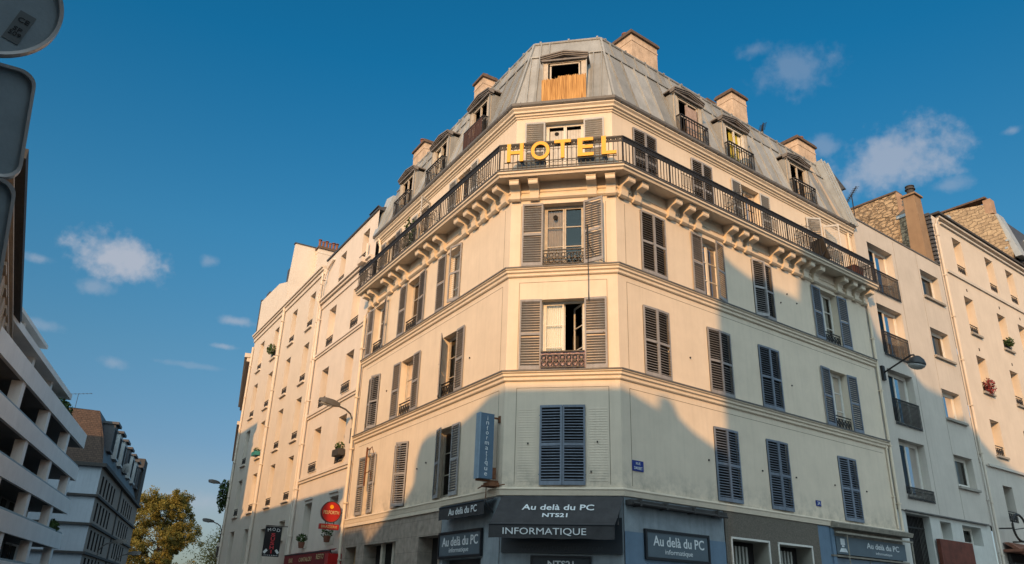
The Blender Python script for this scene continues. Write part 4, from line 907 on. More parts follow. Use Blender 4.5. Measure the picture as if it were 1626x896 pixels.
# ---- cable hanging in front of the chamfer
mb = MB(); mb.tube([(2.13,-.12,11.15),(2.14,-.16,10.6),(2.15,-.17,10.0),(2.15,-.16,9.2),(2.16,-.14,8.95)], [.024, .02, .011, .010, .02], 6)
mb.tube([(2.14,-.16,10.65),(2.25,-.16,10.35),(2.42,-.12,10.12),(2.62,-.05,10.03),(2.88,-.03,10.02)], .009, 5)
thing('hanging_cable', 'dark cable hanging down across the right shutters of the corner windows', 'cable', FC, me=mb.mesh('hanging_cable', IRON))

# ---- shop awnings and signs
def awning(F, label, x0, x1, xb0, xb1, zt, zf, zv, pf, y0=-.08, texts=(), vtexts=(), skew=0, mt=AWN):
    t = thing('shop_awning', label, 'awning', F @ Matrix.Translation(((x0+x1)/2, 0, zv)))
    mb = MB()
    a = [(x0,y0,zt),(x1,y0,zt),(xb1,-pf,zf),(xb0,-pf,zf)]; n = 16
    for i in range(n):
        for j in range(6):
            def q(u, v):
                X = (a[0][0]*(1-u)+a[1][0]*u)*(1-v)+(a[3][0]*(1-u)+a[2][0]*u)*v
                return (X, y0+(-pf-y0)*v, zt+(zf-zt)*v-.03*math.sin(math.pi*v)-.006*math.sin(u*25))
            mb.quad(q(i/n, j/6), q((i+1)/n, j/6), q((i+1)/n, (j+1)/6), q(i/n, (j+1)/6))
    put('canopy', mb.mesh('canopy', mt, smooth=True), F, t)
    if zv < zf:
        mb = MB(); n = 40
        for i in range(n):
            u0 = i/n; u1 = (i+1)/n; X0 = xb0+(xb1-xb0)*u0; X1 = xb0+(xb1-xb0)*u1
            w0 = .010*math.sin(u0*38); w1 = .010*math.sin(u1*38)
            mb.quad((X0,-pf-.02,zf),(X1,-pf-.02,zf),(X1,-pf-.02+w1,zv+.01*math.sin(u1*19)),(X0,-pf-.02+w0,zv+.01*math.sin(u0*19)))
        put('valance', mb.mesh('valance', mt, smooth=True), F, t)
    mb = MB(); mb.tube([(xb0,-pf-.005,zf),(xb1,-pf-.005,zf)], .028, 8)
    for x in (x0+.12, x1-.12): mb.bar((x, y0, zt-.35), (x+(.02), -pf, zf), .03)
    put('awning_frame', mb.mesh('awning_frame', SGNK), F, t)
    sl_ = Vector((0, -(pf+y0) if False else -(pf-(-y0)), zf-zt))
    for (txt, u, v, w, h, m_, bold) in texts:
        c = Vector(((a[0][0]*(1-u)+a[1][0]*u)*(1-v)+(a[3][0]*(1-u)+a[2][0]*u)*v, y0+(-pf-y0)*v-.016, zt+(zf-zt)*v-.03*math.sin(math.pi*v)+.006))
        d = Vector((0, y0-(-pf), zt-zf)).normalized()
        put('lettering', text_mesh(txt, w, h, .004, m_, bold), face_matrix(F, c, (1,0,0), d), t)
    for (txt, xc, zc, w, h, m_, bold) in vtexts:
        wtext(t, F, txt, xc, zc, w, h, -pf-.038, m_, bold=bold)
    return t
awning(FC, 'charcoal cloth awning over the corner shop door, lettered Au delà du PC and INFORMATIQUE', .02, 2.92, -.12, 2.74, 4.03, 3.33, 3.03, .72,
       texts=(('Au delà du PC', .50, .36, 1.68, .19, LETW, .012), ('NTS21', .50, .64, .58, .13, LETW, .022)), vtexts=(('INFORMATIQUE', 1.16, 3.17, 1.9, .17, LETW, .0),))
# the valance bar is wider to the left
awning(FL, 'narrow charcoal awning with white Au delà du PC above the left shop window', -2.75, -.12, -2.62, -.20, 4.02, 3.93, 3.62, .34, vtexts=(('Au delà du PC', -1.28, 3.785, 1.5, .17, LETW, .012),))

def panel(F, x0, x1, z0, z1, name, label, mt, fr=.06, y=-.05, texts=(), yo=-.03, rib=None):
    t = thing(name, label, 'sign', F @ Matrix.Translation(((x0+x1)/2, yo, z0)))
    mb = MB(); mb.box(x0, x1, y, yo, z0, z1); put('board', mb.mesh('board', mt), F, t)
    if fr:
        mb = MB(); mb.box(x0-fr, x0, y-.025, yo, z0-fr, z1+fr); mb.box(x1, x1+fr, y-.025, yo, z0-fr, z1+fr); mb.box(x0, x1, y-.025, yo, z1, z1+fr); mb.box(x0, x1, y-.025, yo, z0-fr, z0)
        put('sign_frame', mb.mesh('sign_frame', SGNK), F, t)
    for (txt, xc, zc, w, h, m_, bold) in texts: wtext(t, F, txt, xc, zc, w, h, y-.006, m_, bold=bold)
    return t
panel(FR, .68, 2.86, 2.76, 3.32, 'shop_sign', 'black framed slate sign lettered Au delà du PC informatique, right of the corner door', SGN, y=-.07,
      texts=(('Au delà du PC', 1.80, 3.13, 1.82, .23, LETW, .012), ('informatique', 1.78, 2.88, .98, .15, LETW, .0)))
panel(FL, -3.05, -.82, 2.76, 3.30, 'shop_sign', 'black framed slate sign lettered Au delà du PC informatique, under the narrow awning', SGN, y=-.07,
      texts=(('Au delà du PC', -1.92, 3.11, 1.95, .23, LETW, .012), ('informatique', -1.95, 2.88, 1.05, .15, LETW, .0)))
panel(FR, 9.30, 12.62, 3.30, 3.80, 'shop_sign', 'faded grey fascia sign with Au delà du PC at the far right shop', SGN, fr=0, y=-.09,
      texts=(('Au delà du PC', 11.25, 3.63, 1.9, .17, LETW, .012), ('informatique', 11.25, 3.42, .95, .10, LETW, .0)))
t = thing('computer_emblem', 'white drawing of an old computer at the left end of the far right fascia', 'emblem', FR @ Matrix.Translation((9.0, -.08, 3.3)))
mb = MB(); mb.box(8.66, 9.29, -.085, -.03, 3.30, 3.80, 1)
for (x0, x1, z0, z1) in ((8.88, 9.10, 3.56, 3.74), (8.93, 9.05, 3.50, 3.55)): mb.box(x0, x1, -.095, -.085, z0, z1)
mb.hexa([(8.78,-.095,3.36),(9.22,-.095,3.36),(9.22,-.085,3.36),(8.78,-.085,3.36),(8.88,-.095,3.47),(9.12,-.095,3.47),(9.12,-.085,3.47),(8.88,-.085,3.47)])
put('drawing', mb.mesh('drawing', [LETW, SGN]), FR, t)
panel(FC, .05, 2.87, 2.76, 3.56, 'shop_sign', 'dark fascia board lettered WWW.AUDELADUPC.COM behind the corner awning', SGND, fr=0, y=-.10,
      texts=(('WWW.AUDELADUPC.COM', 1.46, 2.86, 1.9, .11, LETG, .0),))
panel(FC, .80, 2.10, 2.30, 2.66, 'door_sign', 'dark panel lettered NTS21 over the corner shop door', SGND, fr=.05, y=-.07, texts=(('NTS21', 1.45, 2.53, .6, .14, LETW, .02),))
# vertical blade sign
bl = thing('blade_sign', 'tall narrow blue projecting sign reading informatique downwards, left of the corner', 'sign', FL @ Matrix.Translation((-.2, -.6, 4.45)))
mb = MB(); mb.box(-.305, -.095, -.625, -.60, 4.42, 6.03); put('sign_edge', mb.mesh('sign_edge', mat('pale_blue_edge', (.22, .30, .38), .5, .15, 5, .05, streak=.3)), FL, bl)
mb = MB(); mb.box(-.30, -.10, -.60, -.22, 4.43, 6.02); put('sign_box', mb.mesh('sign_box', BLADE), FL, bl)
mb = MB(); mb.box(-.22, -.18, -.24, .0, 5.93, 5.97); mb.box(-.22, -.18, -.62, .0, 4.37, 4.42); mb.box(-.24, -.14, -.20, -.10, 4.45, 4.72); mb.box(-.24, -.16, -.03, 0, 5.85, 6.02); put('sign_bracket', mb.mesh('sign_bracket', RUST), FL, bl)
hts = {'f': .11, 't': .11, 'q': .11, 'i': .11}
for i, c in enumerate('informatique'):
    z = 5.90-i*.124; w = .05 if c not in 'mirft' else {'m': .11, 'i': .016, 'r': .04, 'f': .04, 't': .04}[c]
    if c in 'noaque': w = .075
    put('letter', text_mesh(c, w, hts.get(c, .075), .004, LETW, .0, name='letter'), face_matrix(FL, (-.096, -.41, z), (0,1,0), (0,0,1)), bl)
mb = MB(); mb.box(-.35, -.05, -.32, -.05, 4.26, 4.36); mb.box(-.50, -.30, -.30, -.08, 4.28, 4.32); mb.tube([(-.9,-.16,4.30),(-.4,-.22,4.34),(.0,-.16,4.27),(.3,-.1,4.28)], .016, 5); mb.tube([(-.42,-.2,4.3),(-.42,-.2,4.02)], .014, 5)
thing('junction_box', 'rusty cable junction box and wires on the ledge below the blade sign', 'box', FL, me=mb.mesh('junction_box', RUST))
# street name plate and house number
t = panel(FR, .33, .71, 4.69, 4.94, 'street_name_plate', 'small blue enamel street name plate on the wall right of the corner', PLATE, fr=0, y=-.02, yo=-.002,
      texts=(('RUE', .52, 4.87, .15, .06, LETW, .0), ('DAUBET', .52, 4.76, .28, .07, LETW, .0)))
panel(FR, 7.97, 8.22, 4.59, 4.75, 'house_number_plate', 'small blue house number 34 plate low on the right wall', PLATE, fr=0, y=-.02, yo=-.002, texts=(('34', 8.09, 4.67, .14, .10, LETW, .0),))
# old rusty flag bracket on the left wall
mb = MB(); x = -9.0
mb.bar((x,-.12,5.2),(x,-.12,6.5), .05); mb.bar((x,-.12,6.45),(x,-.0,6.45),.03); mb.bar((x-.35,-.02,6.25),(x,-.12,6.38),.015)
mb.bar((x,-.12,6.38),(x+.75,-.25,6.38),.018); mb.bar((x+.75,-.25,6.42),(x+.55,-.02,6.05),.015); mb.bar((x,-.12,5.62),(x+.62,-.2,5.62),.018); mb.bar((x+.62,-.2,5.66),(x+.4,-.02,5.3),.015)
thing('iron_bracket', 'rusty iron sign bracket in front of the leftmost low shutters', 'bracket', FL, me=mb.mesh('iron_bracket', RUST))

# ================================================================== left neighbours
def lw_holes(rows): return [(-x-w/2, -x+w/2, z0, z1) for (x, w, z0, z1) in rows]
# N1
n1 = thing('apartment_building', 'narrow cream building just left of the hotel with two window columns', 'building', FL @ Matrix.Translation((-13.9, 0, 0)), 'cream buildings down the left street')
rows = []
for z0, z1 in ((6.42, 8.24), (9.15, 10.82), (11.88, 13.64)): rows += [(15.32, .92, z0, z1), (12.32, .92, z0, z1)]
rows += [(15.32, .92, 3.48, 5.2), (12.25, .92, 3.46, 5.2), (14.72, .75, 14.55, 16.05), (11.95, .75, 14.55, 16.05)]
mb = MB(); wall(mb, -17.10, -10.66, 0, 16.5, lw_holes(rows), depth=.38); put('wall', mb.mesh('wall', N_B), FL, n1)
for i, (x, w, z0, z1) in enumerate(rows):
    window(n1, FL, -x, z0, w, z1-z0, y=.38, bars=2, guard='g' if z0 > 6 else None, gh=.38, gy=.02 if i % 3 else -.06, curtain=(0, 1, 0, CURT) if i % 3 == 1 else None)
mb = MB()
for z in (6.30, 9.04, 11.78): mb.box(-17.1, -10.8, -.09, 0, z-.10, z); mb.box(-17.1, -10.8, -.05, 0, z-.20, z-.10)
mb.box(-17.1, -10.7, -.22, 0, 14.36, 14.46); mb.box(-17.1, -10.7, -.14, 0, 14.24, 14.36); mb.box(-17.1, -10.7, -.05, 0, 14.0, 14.24)
for x in (12.32, 15.32): mb.box(-x-.5, -x+.5, -.05, .0, 5.32, 5.40)
put('string_course', mb.mesh('string_course', N_B), FL, n1)
mb = MB(); mb.hexa([(-17.1,-.06,16.5),(-10.66,-.06,16.5),(-10.66,.3,16.5),(-17.1,.3,16.5),(-17.1,-.06,16.58),(-10.66,-.06,16.58),(-10.66,2.5,17.6),(-17.1,2.5,17.6)])
mb.box(-13.6, -12.9, .9, 2.0, 17.0, 17.7); mb.mbox(Matrix.Translation((-11.9, .5, 16.95)) @ Matrix.Rotation(R(-20), 4, 'X'), .5, .35, .03); mb.quad((-10.66,.3,15),(-10.66,7,15),(-10.66,7,17.5),(-10.66,.3,16.5)); mb.quad((-17.1,.3,10),(-17.1,9,10),(-17.1,9,17),(-17.1,.3,16.5))
put('roof', mb.mesh('roof', SLATE), FL, n1)
pipe(FL, [(-16.95, -.10, 3), (-16.95, -.10, 14.0), (-16.95, -.30, 14.5), (-16.6, -.1, 15.9), (-15.9, -.06, 16.2)], .06, n1, N_B); 
mb = MB(); mb.box(-11.7, -11.2, -.35, .1, 14.28, 14.5); mb.tube([(-11.35,-.1,14.4),(-11.35,-.1,15.2)], .05, 8); put('rainwater_head', mb.mesh('rainwater_head', N_B), FL, n1)
# N2 / N3
n2 = thing('apartment_building', 'pale cream building with small sills and two window columns, tall gable wall above', 'building', FL @ Matrix.Translation((-20.5, 0, 0)), 'cream buildings down the left street')
rows = []
for z0, z1 in ((5.62, 7.54), (8.28, 10.22), (10.97, 12.85), (13.66, 15.43)): rows += [(18.80, .86, z0, z1), (21.75, .86, z0, z1)]
rows += [(21.75, .9, 2.6, 4.6), (18.8, .9, 4.0, 4.75)]
mb = MB(); wall(mb, -24.0, -17.14, 0, 16.2, lw_holes(rows), depth=.36); put('wall', mb.mesh('wall', N_A), FL, n2)
for i, (x, w, z0, z1) in enumerate(rows): window(n2, FL, -x, z0, w, z1-z0, y=.36, bars=2, guard='g' if z1-z0 > 1.5 else None, gh=.36, gy=.02, sill=N_A, curtain=(0, 1, 0.0, CURT) if i % 3 == 0 else None)
mb = MB(); mb.box(-24.0, -17.3, -.20, .3, 16.28, 16.38); mb.box(-24.0, -17.3, -.13, .3, 16.16, 16.28); mb.box(-24.0, -17.3, -.06, .3, 15.95, 16.16); put('cornice', mb.mesh('cornice', N_A), FL, n2)
mb = MB(); mb.prism([(-24, 0, 16.3), (-24, -.06+.02, 17.9), (-24, .06, 20.2), (-24, 1.2, 20.2), (-24, 9, 20.2), (-24, 9, 12)], (-.18, 0, 0), (.0, 0, 0)); gw = put('gable_wall', mb.mesh('gable_wall', N_A), FL, n2)
mb = MB(); mb.box(-24.25, -23.95, -.0, 1.3, 20.2, 20.25); mb.quad((-17.14,.3,16.3),(-24,.3,16.3),(-24,3,17.4),(-17.14,3,17.4)); rf = put('roof', mb.mesh('roof', SLATE), FL, n2)
chimney(FL, -24.0, -23.55, 1.25, 2.45, 16.4, 20.05, rf, 0, mt=N_A, cap=CAPM)
for i in range(6):
    q = MB(); c = (-23.78, 1.35+i*.2, 20.2); q.lathe(c, [(.075, 0), (.07, .34), (.085, .36), (.085, .42), (.06, .43)], 10)
    if i in (0, 2, 4, 5): q.lathe((c[0], c[1], c[2]+.46), [(.11, 0), (.11, .025), (.03, .06)], 10)
    put('chimney_pot', q.mesh('chimney_pot', TERRA), FL, rf)
pipe(FL, [(-17.35, -.08, 3), (-17.35, -.08, 16.0)], .045, n2, N_A); pipe(FL, [(-23.75, -.10, 3), (-23.75, -.10, 16.2)], .07, n2, N_A)
n3 = thing('apartment_building', 'farther pale building left of the gable wall, its left window column in shadow', 'building', FL @ Matrix.Translation((-27.5, 0, 0)), 'cream buildings down the left street')
rows = []
for z0, z1 in ((5.62, 7.5), (8.33, 10.2), (10.95, 12.87), (13.7, 15.4)): rows += [(25.05, .86, z0, z1), (28.1, .9, z0, z1)]
rows += [(28.1, .95, 2.7, 4.83), (25.05, .8, 2.7, 4.78)]
mb = MB(); wall(mb, -30.25, -24.0, 0, 16.2, lw_holes(rows), depth=.36); put('wall', mb.mesh('wall', N_A), FL, n3)
for i, (x, w, z0, z1) in enumerate(rows): window(n3, FL, -x, z0, w, z1-z0, y=.36, bars=2, guard='g', gh=.36, gy=.02, sill=N_A, curtain=(0, 1, 0.0, CURT) if i % 3 == 1 else None)
mb = MB(); mb.box(-30.3, -24.0, -.20, .3, 16.28, 16.38); mb.box(-30.3, -24.0, -.13, .3, 16.16, 16.28); mb.box(-30.3, -24.0, -.06, .3, 15.95, 16.16); put('cornice', mb.mesh('cornice', N_A), FL, n3)
mb = MB(); mb.prism([(-30.2, .0, 16.38), (-24.2, .0, 16.38), (-24.2, .0, 17.9), (-26.2, .0, 18.45), (-30.2, .0, 18.6)], (0, 0, 0), (0, .3, 0)); put('attic_wall', mb.mesh('attic_wall', N_A), FL, n3)
mb = MB(); mb.quad((-30.25,.1,0),(-30.25,9,0),(-30.25,9,18.4),(-30.25,.1,18.4)); mb.box(-30.4,-30.2,-.02,.6,16.4,18.75, 1); mb.quad((-30.25,.3,18.6),(-24.1,.3,18.0),(-24.1,4,19),(-30.25,4,19.4), 1); mb.box(-29.6,-28.9,.1,.6,18.6,18.9, 1)
mb.hexa([(-26.0,.3,18.3),(-25.2,.3,18.3),(-25.2,1.2,18.3),(-26.0,1.2,18.3),(-26.0,.3,19.3),(-25.2,.3,19.3),(-25.2,1.2,19.3),(-26.0,1.2,19.3)], 1)
put('roof', mb.mesh('roof', [N_A, SLATE]), FL, n3)
pipe(FL, [(-30.1, -.08, 2), (-30.1, -.08, 15.6)], .06, n3, N_A)
# building beyond, seen as a narrow brownish edge
p4 = A+uL*30.75; uW = Vector((-.32414196, .94600845, 0)); nW = Vector((.94600845, .32414196, 0))
F4 = frame(p4+nL*.0, -uW, Vector((.946, .324, 0)))
n4 = thing('apartment_building', 'brownish building edge with a small cornice and glass roof beyond the pale facades', 'building', F4)
mb = MB(); mb.box(-14, 0, 0, 9, 0, 15.1, 0); mb.box(-14.2, .12, -.35, 9, 15.1, 15.35, 1); mb.box(-14.2, .06, -.2, 9, 14.85, 15.1, 1)
for z in (4.2, 7.6, 11.0):
    mb.box(-14.1, .05, -.15, 0, z, z+.2, 1)
for i in range(6):
    for z in (4.6, 8.0, 11.4): mb.box(-13+i*2.2, -12+i*2.2, -.02, .0, z, z+2.1, 2)
put('wall', mb.mesh('wall', [mat('brown_stone', (.22, .16, .125), .9, .15, 2, .2), N_A, DARK]), F4, n4)
GG = mat('greenish_glass', (.22, .34, .36), .3, .2, 3, 0)
mb = MB(); mb.hexa([(-3,.1,15.35),(.0,.1,15.35),(.0,2.5,15.35),(-3,2.5,15.35),(-3,.6,16.9),(.0,.6,16.9),(.0,2.5,16.9),(-3,2.5,16.9)]); put('glass_roof', mb.mesh('glass_roof', GG), F4, n4)
mb = MB()
for k in range(8): mb.bar((.02,.15+k*.3,15.4),(.02,.15+k*.3,16.3), .02, mi=0)
for z in (15.8, 16.3, 16.6): mb.bar((.02,.1,z),(.02,2.5,z),.02)
put('roof_rail', mb.mesh('roof_rail', ZINC2), F4, n4)

# signs on the left street
t = thing('round_beer_sign', 'round red illuminated beer sign reading PELFORTH with a red bar sign below it', 'sign', FL @ Matrix.Translation((-11.1, -.5, 4.0)))
c = (-11.1, -.46, 4.49); q = MB(); pts = [(-11.18, c[1]+.35*math.cos(a), c[2]+.35*math.sin(a)) for a in [2*math.pi*k/32 for k in range(32)]]; q.prism(pts, (0,0,0), (.16,0,0)); put('disc', q.mesh('disc', RED), FL, t)
q = MB(); pts = [(-11.02, c[1]+.355*math.cos(a), c[2]+.355*math.sin(a)) for a in [2*math.pi*k/32 for k in range(33)]]; q.tube(pts, .018, 6); q.bar((-11.1,-.12,4.49),(-11.1,0,4.49),.04); q.bar((-11.1,-.3,4.16),(-11.1,-.3,4.06),.02); q.bar((-11.1,-.6,4.18),(-11.1,-.6,4.06),.02); put('sign_rim', q.mesh('sign_rim', SOFF), FL, t)
put('lettering', text_mesh('PELFORTH', .56, .12, .006, LETC, .01), face_matrix(FL, (-11.013, c[1], 4.47), (0,1,0), (0,0,1)), t)
q = MB(); q.lathe((0,0,0), [(.07,-.004),(.07,.004)], 12); put('emblem', q.mesh('emblem', LETY), face_matrix(FL, (-11.013, c[1], 4.66), (0,1,0), (0,0,1)), t)
q = MB(); q.box(-11.16, -11.04, -.82, -.12, 3.90, 4.08); put('lower_box', q.mesh('lower_box', RED), FL, t)
put('lettering', text_mesh('BRASSERIE', .58, .09, .004, LETC, .0), face_matrix(FL, (-11.033, -.47, 3.99), (0,1,0), (0,0,1)), t)
t = thing('sushi_sign', 'black projecting sign with MOD and red SUSHI reading downwards', 'sign', FL @ Matrix.Translation((-17.5, -.7, 3.2)))
q = MB(); q.box(-17.54, -17.46, -1.0, -.32, 3.20, 4.38); put('board', q.mesh('board', SGNK), FL, t)
q = MB(); q.bar((-17.5,-1.0,4.41),(-17.5,0,4.41),.03); put('sign_bracket', q.mesh('sign_bracket', IRON), FL, t)
for i, ch in enumerate('MOD'): put('letter', text_mesh(ch, .13, .12, .004, LETW, .0, name='letter'), face_matrix(FL, (-17.452, -.66+(i-1)*.19, 4.24+(.03 if i == 1 else 0)), (0, 1, [.25,0,-.25][i]), (0, [-.25,0,.25][i], 1)), t)
REDL = mat('red_lettering', (.5, .05, .06), .5, .05, 5, 0)
for i, ch in enumerate('SUSHI'): put('letter', text_mesh(ch, .17 if ch != 'I' else .05, .14, .004, REDL, .03, name='letter'), face_matrix(FL, (-17.452, -.66, 4.05-i*.165), (0,1,0), (0,0,1)), t)
q = MB()
for y in (-.90, -.42): q.mbox(Matrix.Translation((-17.453, y, 3.40)) @ Matrix.Rotation(R(40 if y > -.6 else -40), 4, 'X'), .002, .05, .09)
put('emblem', q.mesh('emblem', LETW), FL, t); put('lettering', text_mesh('- - - - - - - -', .55, .03, .004, LETW, .0), face_matrix(FL, (-17.452, -.66, 3.25), (0,1,0), (0,0,1)), t)
awning(FL, 'dark red restaurant awning lettered CANTALOU RESTO under the round beer sign', -16.6, -11.1, -16.6, -11.1, 3.30, 3.22, 2.55, .30, vtexts=(('BAR', -15.6, 3.0, .5, .17, LETC, .0), ('CANTALOU', -13.8, 3.0, 1.5, .15, LETC, .0), ('RESTO', -12.1, 3.05, .8, .17, LETC, .0)), mt=REDD)
q = MB(); q.box(-11.05, -10.7, -.5, -.02, 2.5, 3.1); thing('red_side_box', 'bright red box sign beside the dark red awning', 'sign', FL, me=q.mesh('red_side_box', RED))
for i, (x, z, l, mt_) in enumerate(((-15.2, 3.62, 'terracotta pot of dry plants on a sill above the red awning', TERRA), (-12.2, 3.70, 'bushy dark green plant on the sill behind the round beer sign', PLANT))):
    M = FL @ Matrix.Translation((x, -.12, z)); t = thing('potted_plant', l, 'plant', M); q = MB(); q.lathe((0,0,-.15), [(.10, 0), (.14, .22)], 12); put('pot', q.mesh('pot', TERRA), M, t)
    leafy('foliage', '', M @ Matrix.Translation((0, 0, .22)), .3, .22, .28 if i else .16, 200, PLANT, parent=t, size=.05)
M = FL @ Matrix.Translation((-11.9, -.14, 6.62)); t = thing('window_planter', 'black railing planter with a spiky plant above the beer sign', 'planter', M); q = MB(); q.box(-.35,.35,-.15,.1,-.02,.22); put('trough', q.mesh('trough', SOFF), M, t); leafy('foliage', '', M @ Matrix.Translation((0,0,.35)), .35, .15, .16, 140, PLANT, parent=t)
M = FL @ Matrix.Translation((-25.05, -.12, 7.75-2.0)); 
M = FL @ Matrix.Translation((-25.05, -.12, 5.8+2.6)); t = thing('window_planter', 'turquoise trough planter on a sill of the farther pale building', 'planter', M); q = MB(); q.box(-.35,.35,-.15,.12,.0,.2); put('trough', q.mesh('trough', mat('turquoise', (.03,.20,.20), .6, .1)), M, t); leafy('foliage', '', M @ Matrix.Translation((0,0,.28)), .33, .13, .14, 120, PLANT, parent=t)
M = FL @ Matrix.Translation((-25.05, -.15, 14.15)); leafy('window_bush', 'dark round bush in the guard of a top window of the farther pale building', M, .35, .25, .3, 260, PLANT, size=.06)
M = FL @ Matrix.Translation((-30.75, -.25, 6.9)); leafy('hanging_ivy', 'dark ivy hanging at the far left edge of the pale buildings', M, .35, .3, .95, 700, PLANT, size=.08)

# ================================================================== right neighbours
r1 = thing('apartment_building', 'plain grey cream modern building right of the hotel with wide windows and black rails', 'building', FR @ Matrix.Translation((16.1, 0, 0)))
aw = [(13.50, 15.30, 5.45+.0, 7.38), (13.50, 15.30, 7.98, 9.90), (13.50, 15.34, 10.50, 12.42), (13.52, 15.38, 13.0, 14.95)]
bw = [(17.50, 19.0, 6.2, 7.36), (17.52, 19.02, 8.75, 9.9), (17.54, 19.06, 11.25, 12.43), (17.6, 19.15, 13.8, 14.98)]
gr_ = [(13.30, 14.92, 0, 4.88), (15.62, 16.42, 4.20, 4.80), (17.28, 18.75, 4.15, 4.80)]
mb = MB(); wall(mb, 12.64, 19.60, 4.95, 15.68, aw+bw, depth=.26); wall(mb, 12.66, 19.60, 0, 4.95, gr_, y=.06, depth=.45, mi=1, rmi=1)
put('wall', mb.mesh('wall', [N_C, mat('white_base_render', (.52, .52, .49), .9, .08, 2, .1, streak=.2)]), FR, r1)
for i, (a, b, c, d) in enumerate(aw):
    w_ = window(r1, FR, (a+b)/2, c, b-a, d-c, y=.26, leaves=2, bars=1, ft=.07, curtain=(.55, .95, 0, CURTG) if i != 0 else (.05, .35, .3, CURTG))
    g = bars_mesh(b-a+.02, .95 if i else .42, .085); put('railing', g, FR @ Matrix.Translation((a-.02, -.05, c-.12)), w_)
for i, (a, b, c, d) in enumerate(bw): window(r1, FR, (a+b)/2, c, b-a, d-c, y=.26, leaves=1, bars=1, ft=.09, sill=mat('grey_sill', (.28, .26, .23), .9, .1), curtain=(.3, .9, 0, CURTG))
for a, b, c, d in gr_[1:]: window(r1, FR, (a+b)/2, c, b-a, d-c, y=.40, leaves=1, bars=1, ft=.06, room=.6)
mb = MB(); mb.quad((12.64,0,4.95),(12.64,8,4.95),(12.64,8,15.68),(12.64,0,15.68), 3); mb.box(13.2, 19.3, -.05, .06, 4.93, 4.97); mb.box(12.64, 19.6, -.03, .25, 15.68, 15.74)
for x in (15.60, 17.45): mb.box(x-.01, x+.01, -.006, .01, 5.0, 15.6, 1)
mb.quad((12.64,.25,15.68),(19.6,.25,15.68),(19.6,8,15.5),(12.64,8,15.5), 2)
put('coping', mb.mesh('coping', [ZTOP, mat('panel_joint', (.33,.30,.26), .9, .1), ZINC2, N_C]), FR, r1)
mb = MB()
for i in range(17): x = 13.34+i*.097; mb.box(x-.012, x+.012, .30, .325, 0, 4.85)
mb.box(13.3, 14.92, .29, .335, 4.45, 4.50); mb.box(13.3, 14.92, .29, .335, 3.05, 3.10); mb.box(13.7, 14.0, .28, .34, 3.9, 4.08); mb.quad((13.3,.50,0),(14.92,.50,0),(14.92,.50,4.88),(13.3,.50,4.88))
put('entrance_gate', mb.mesh('entrance_gate', IRON), FR, r1)
# shingled upstand behind, square duct with cowl
mb = MB(); mb.hexa([(18.75,.10,15.72),(19.42,.10,15.72),(19.42,.72,15.72),(18.75,.72,15.72),(18.80,.16,19.0),(19.38,.16,19.0),(19.38,.66,19.0),(18.80,.66,19.0)]); mb.box(18.72, 19.46, .08, .74, 19.0, 19.08); mb.box(18.8, 19.4, .14, .68, 17.95, 18.0)
ch = put('chimney', mb.mesh('chimney', mat('brown_duct', (.26, .17, .10), .8, .12, 2, .05, streak=.2)), FR, r1)
q = MB(); q.lathe((19.09,.41,19.08), [(.16,0),(.16,.30),(.22,.32),(.22,.36),(.17,.37),(.17,.46),(.2,.47),(.2,.50),(.05,.55)], 14); put('cowl', q.mesh('cowl', SOFF), FR, ch)
mb = MB()
for i in range(13): mb.hexa([(19.43,-.05+.0,15.80+i*.19),(19.62,-.05,15.80+i*.19),(19.62,.30,15.80+i*.19),(19.43,.30,15.80+i*.19),(19.45,-.02,15.95+i*.19),(19.6,-.02,15.95+i*.19),(19.6,.28,15.95+i*.19),(19.45,.28,15.95+i*.19)])
put('slate_cheek', mb.mesh('slate_cheek', SLATE), FR, r1)
mb = MB(); mb.quad((19.44,.6,16),(19.44,.95,16),(19.44,.95,18.6),(19.44,.6,18.6)); put('lead_strip', mb.mesh('lead_strip', SOFF), FR, r1)
# poster board at the foot
mb = MB(); mb.box(15.0, 17.42, -.12, .0, 2.2, 4.16); thing('poster_board', 'dark red brown poster panel standing against the foot of the modern building', 'sign', FR, me=mb.mesh('poster_board', WOODB))

r2 = thing('apartment_building', 'long pinkish cream building at the right edge with narrow deep windows', 'building', FR @ Matrix.Translation((26, 0, 0)))
cols = (21.85, 25.1, 27.35, 30.4, 32.7); rows = []
for z0, z1 in ((5.35, 6.65), (7.95, 9.32), (10.6, 12.07), (13.2, 14.8), (16.05, 17.66)):
    for x in cols: rows.append((x-.44, x+.44, z0-.1, z1))
mb = MB(); wall(mb, 19.64, 36, 7.3, 18.2, [r for r in rows if r[2] > 7.3], depth=.42); wall(mb, 19.64, 36, 0, 7.3, [r for r in rows if r[2] < 7.0], y=.03, depth=.4, mi=1, rmi=1)
put('wall', mb.mesh('wall', [N_D, N_C]), FR, r2)
for i, (a, b, c, d) in enumerate(rows): window(r2, FR, (a+b)/2, c, b-a, d-c, y=.42, bars=2, guard='g', gh=.42, gy=.06, fm=FRAME, sill=mat('grey_sill', (.28, .26, .23), .9, .1) if c < 15 and c > 7 else False, curtain=(0, 1, .0, CURT) if i % 4 == 1 else None)
mb = MB(); mb.box(20.35, 36, -.07, .03, 7.28, 7.38); mb.box(20.2, 36, -.07, .0, 15.58, 15.70); mb.box(20.4, 36, -.09, .0, 17.98, 18.06); mb.box(20.2, 36, -.16, .0, 18.20, 18.30); mb.box(20.0, 36, -.24, .4, 18.32, 18.42, 1)
mb.quad((19.64,.3,18.4),(36,.3,18.4),(36,5,19.6),(19.64,5,19.6), 1)
for x in cols: mb.box(x-.04, x+.04, -.015, 0, 15.1, 15.22, 1); mb.box(x-.04, x+.04, -.015, 0, 12.35, 12.47, 1)
put('cornice', mb.mesh('cornice', [N_C, SOFF]), FR, r2)
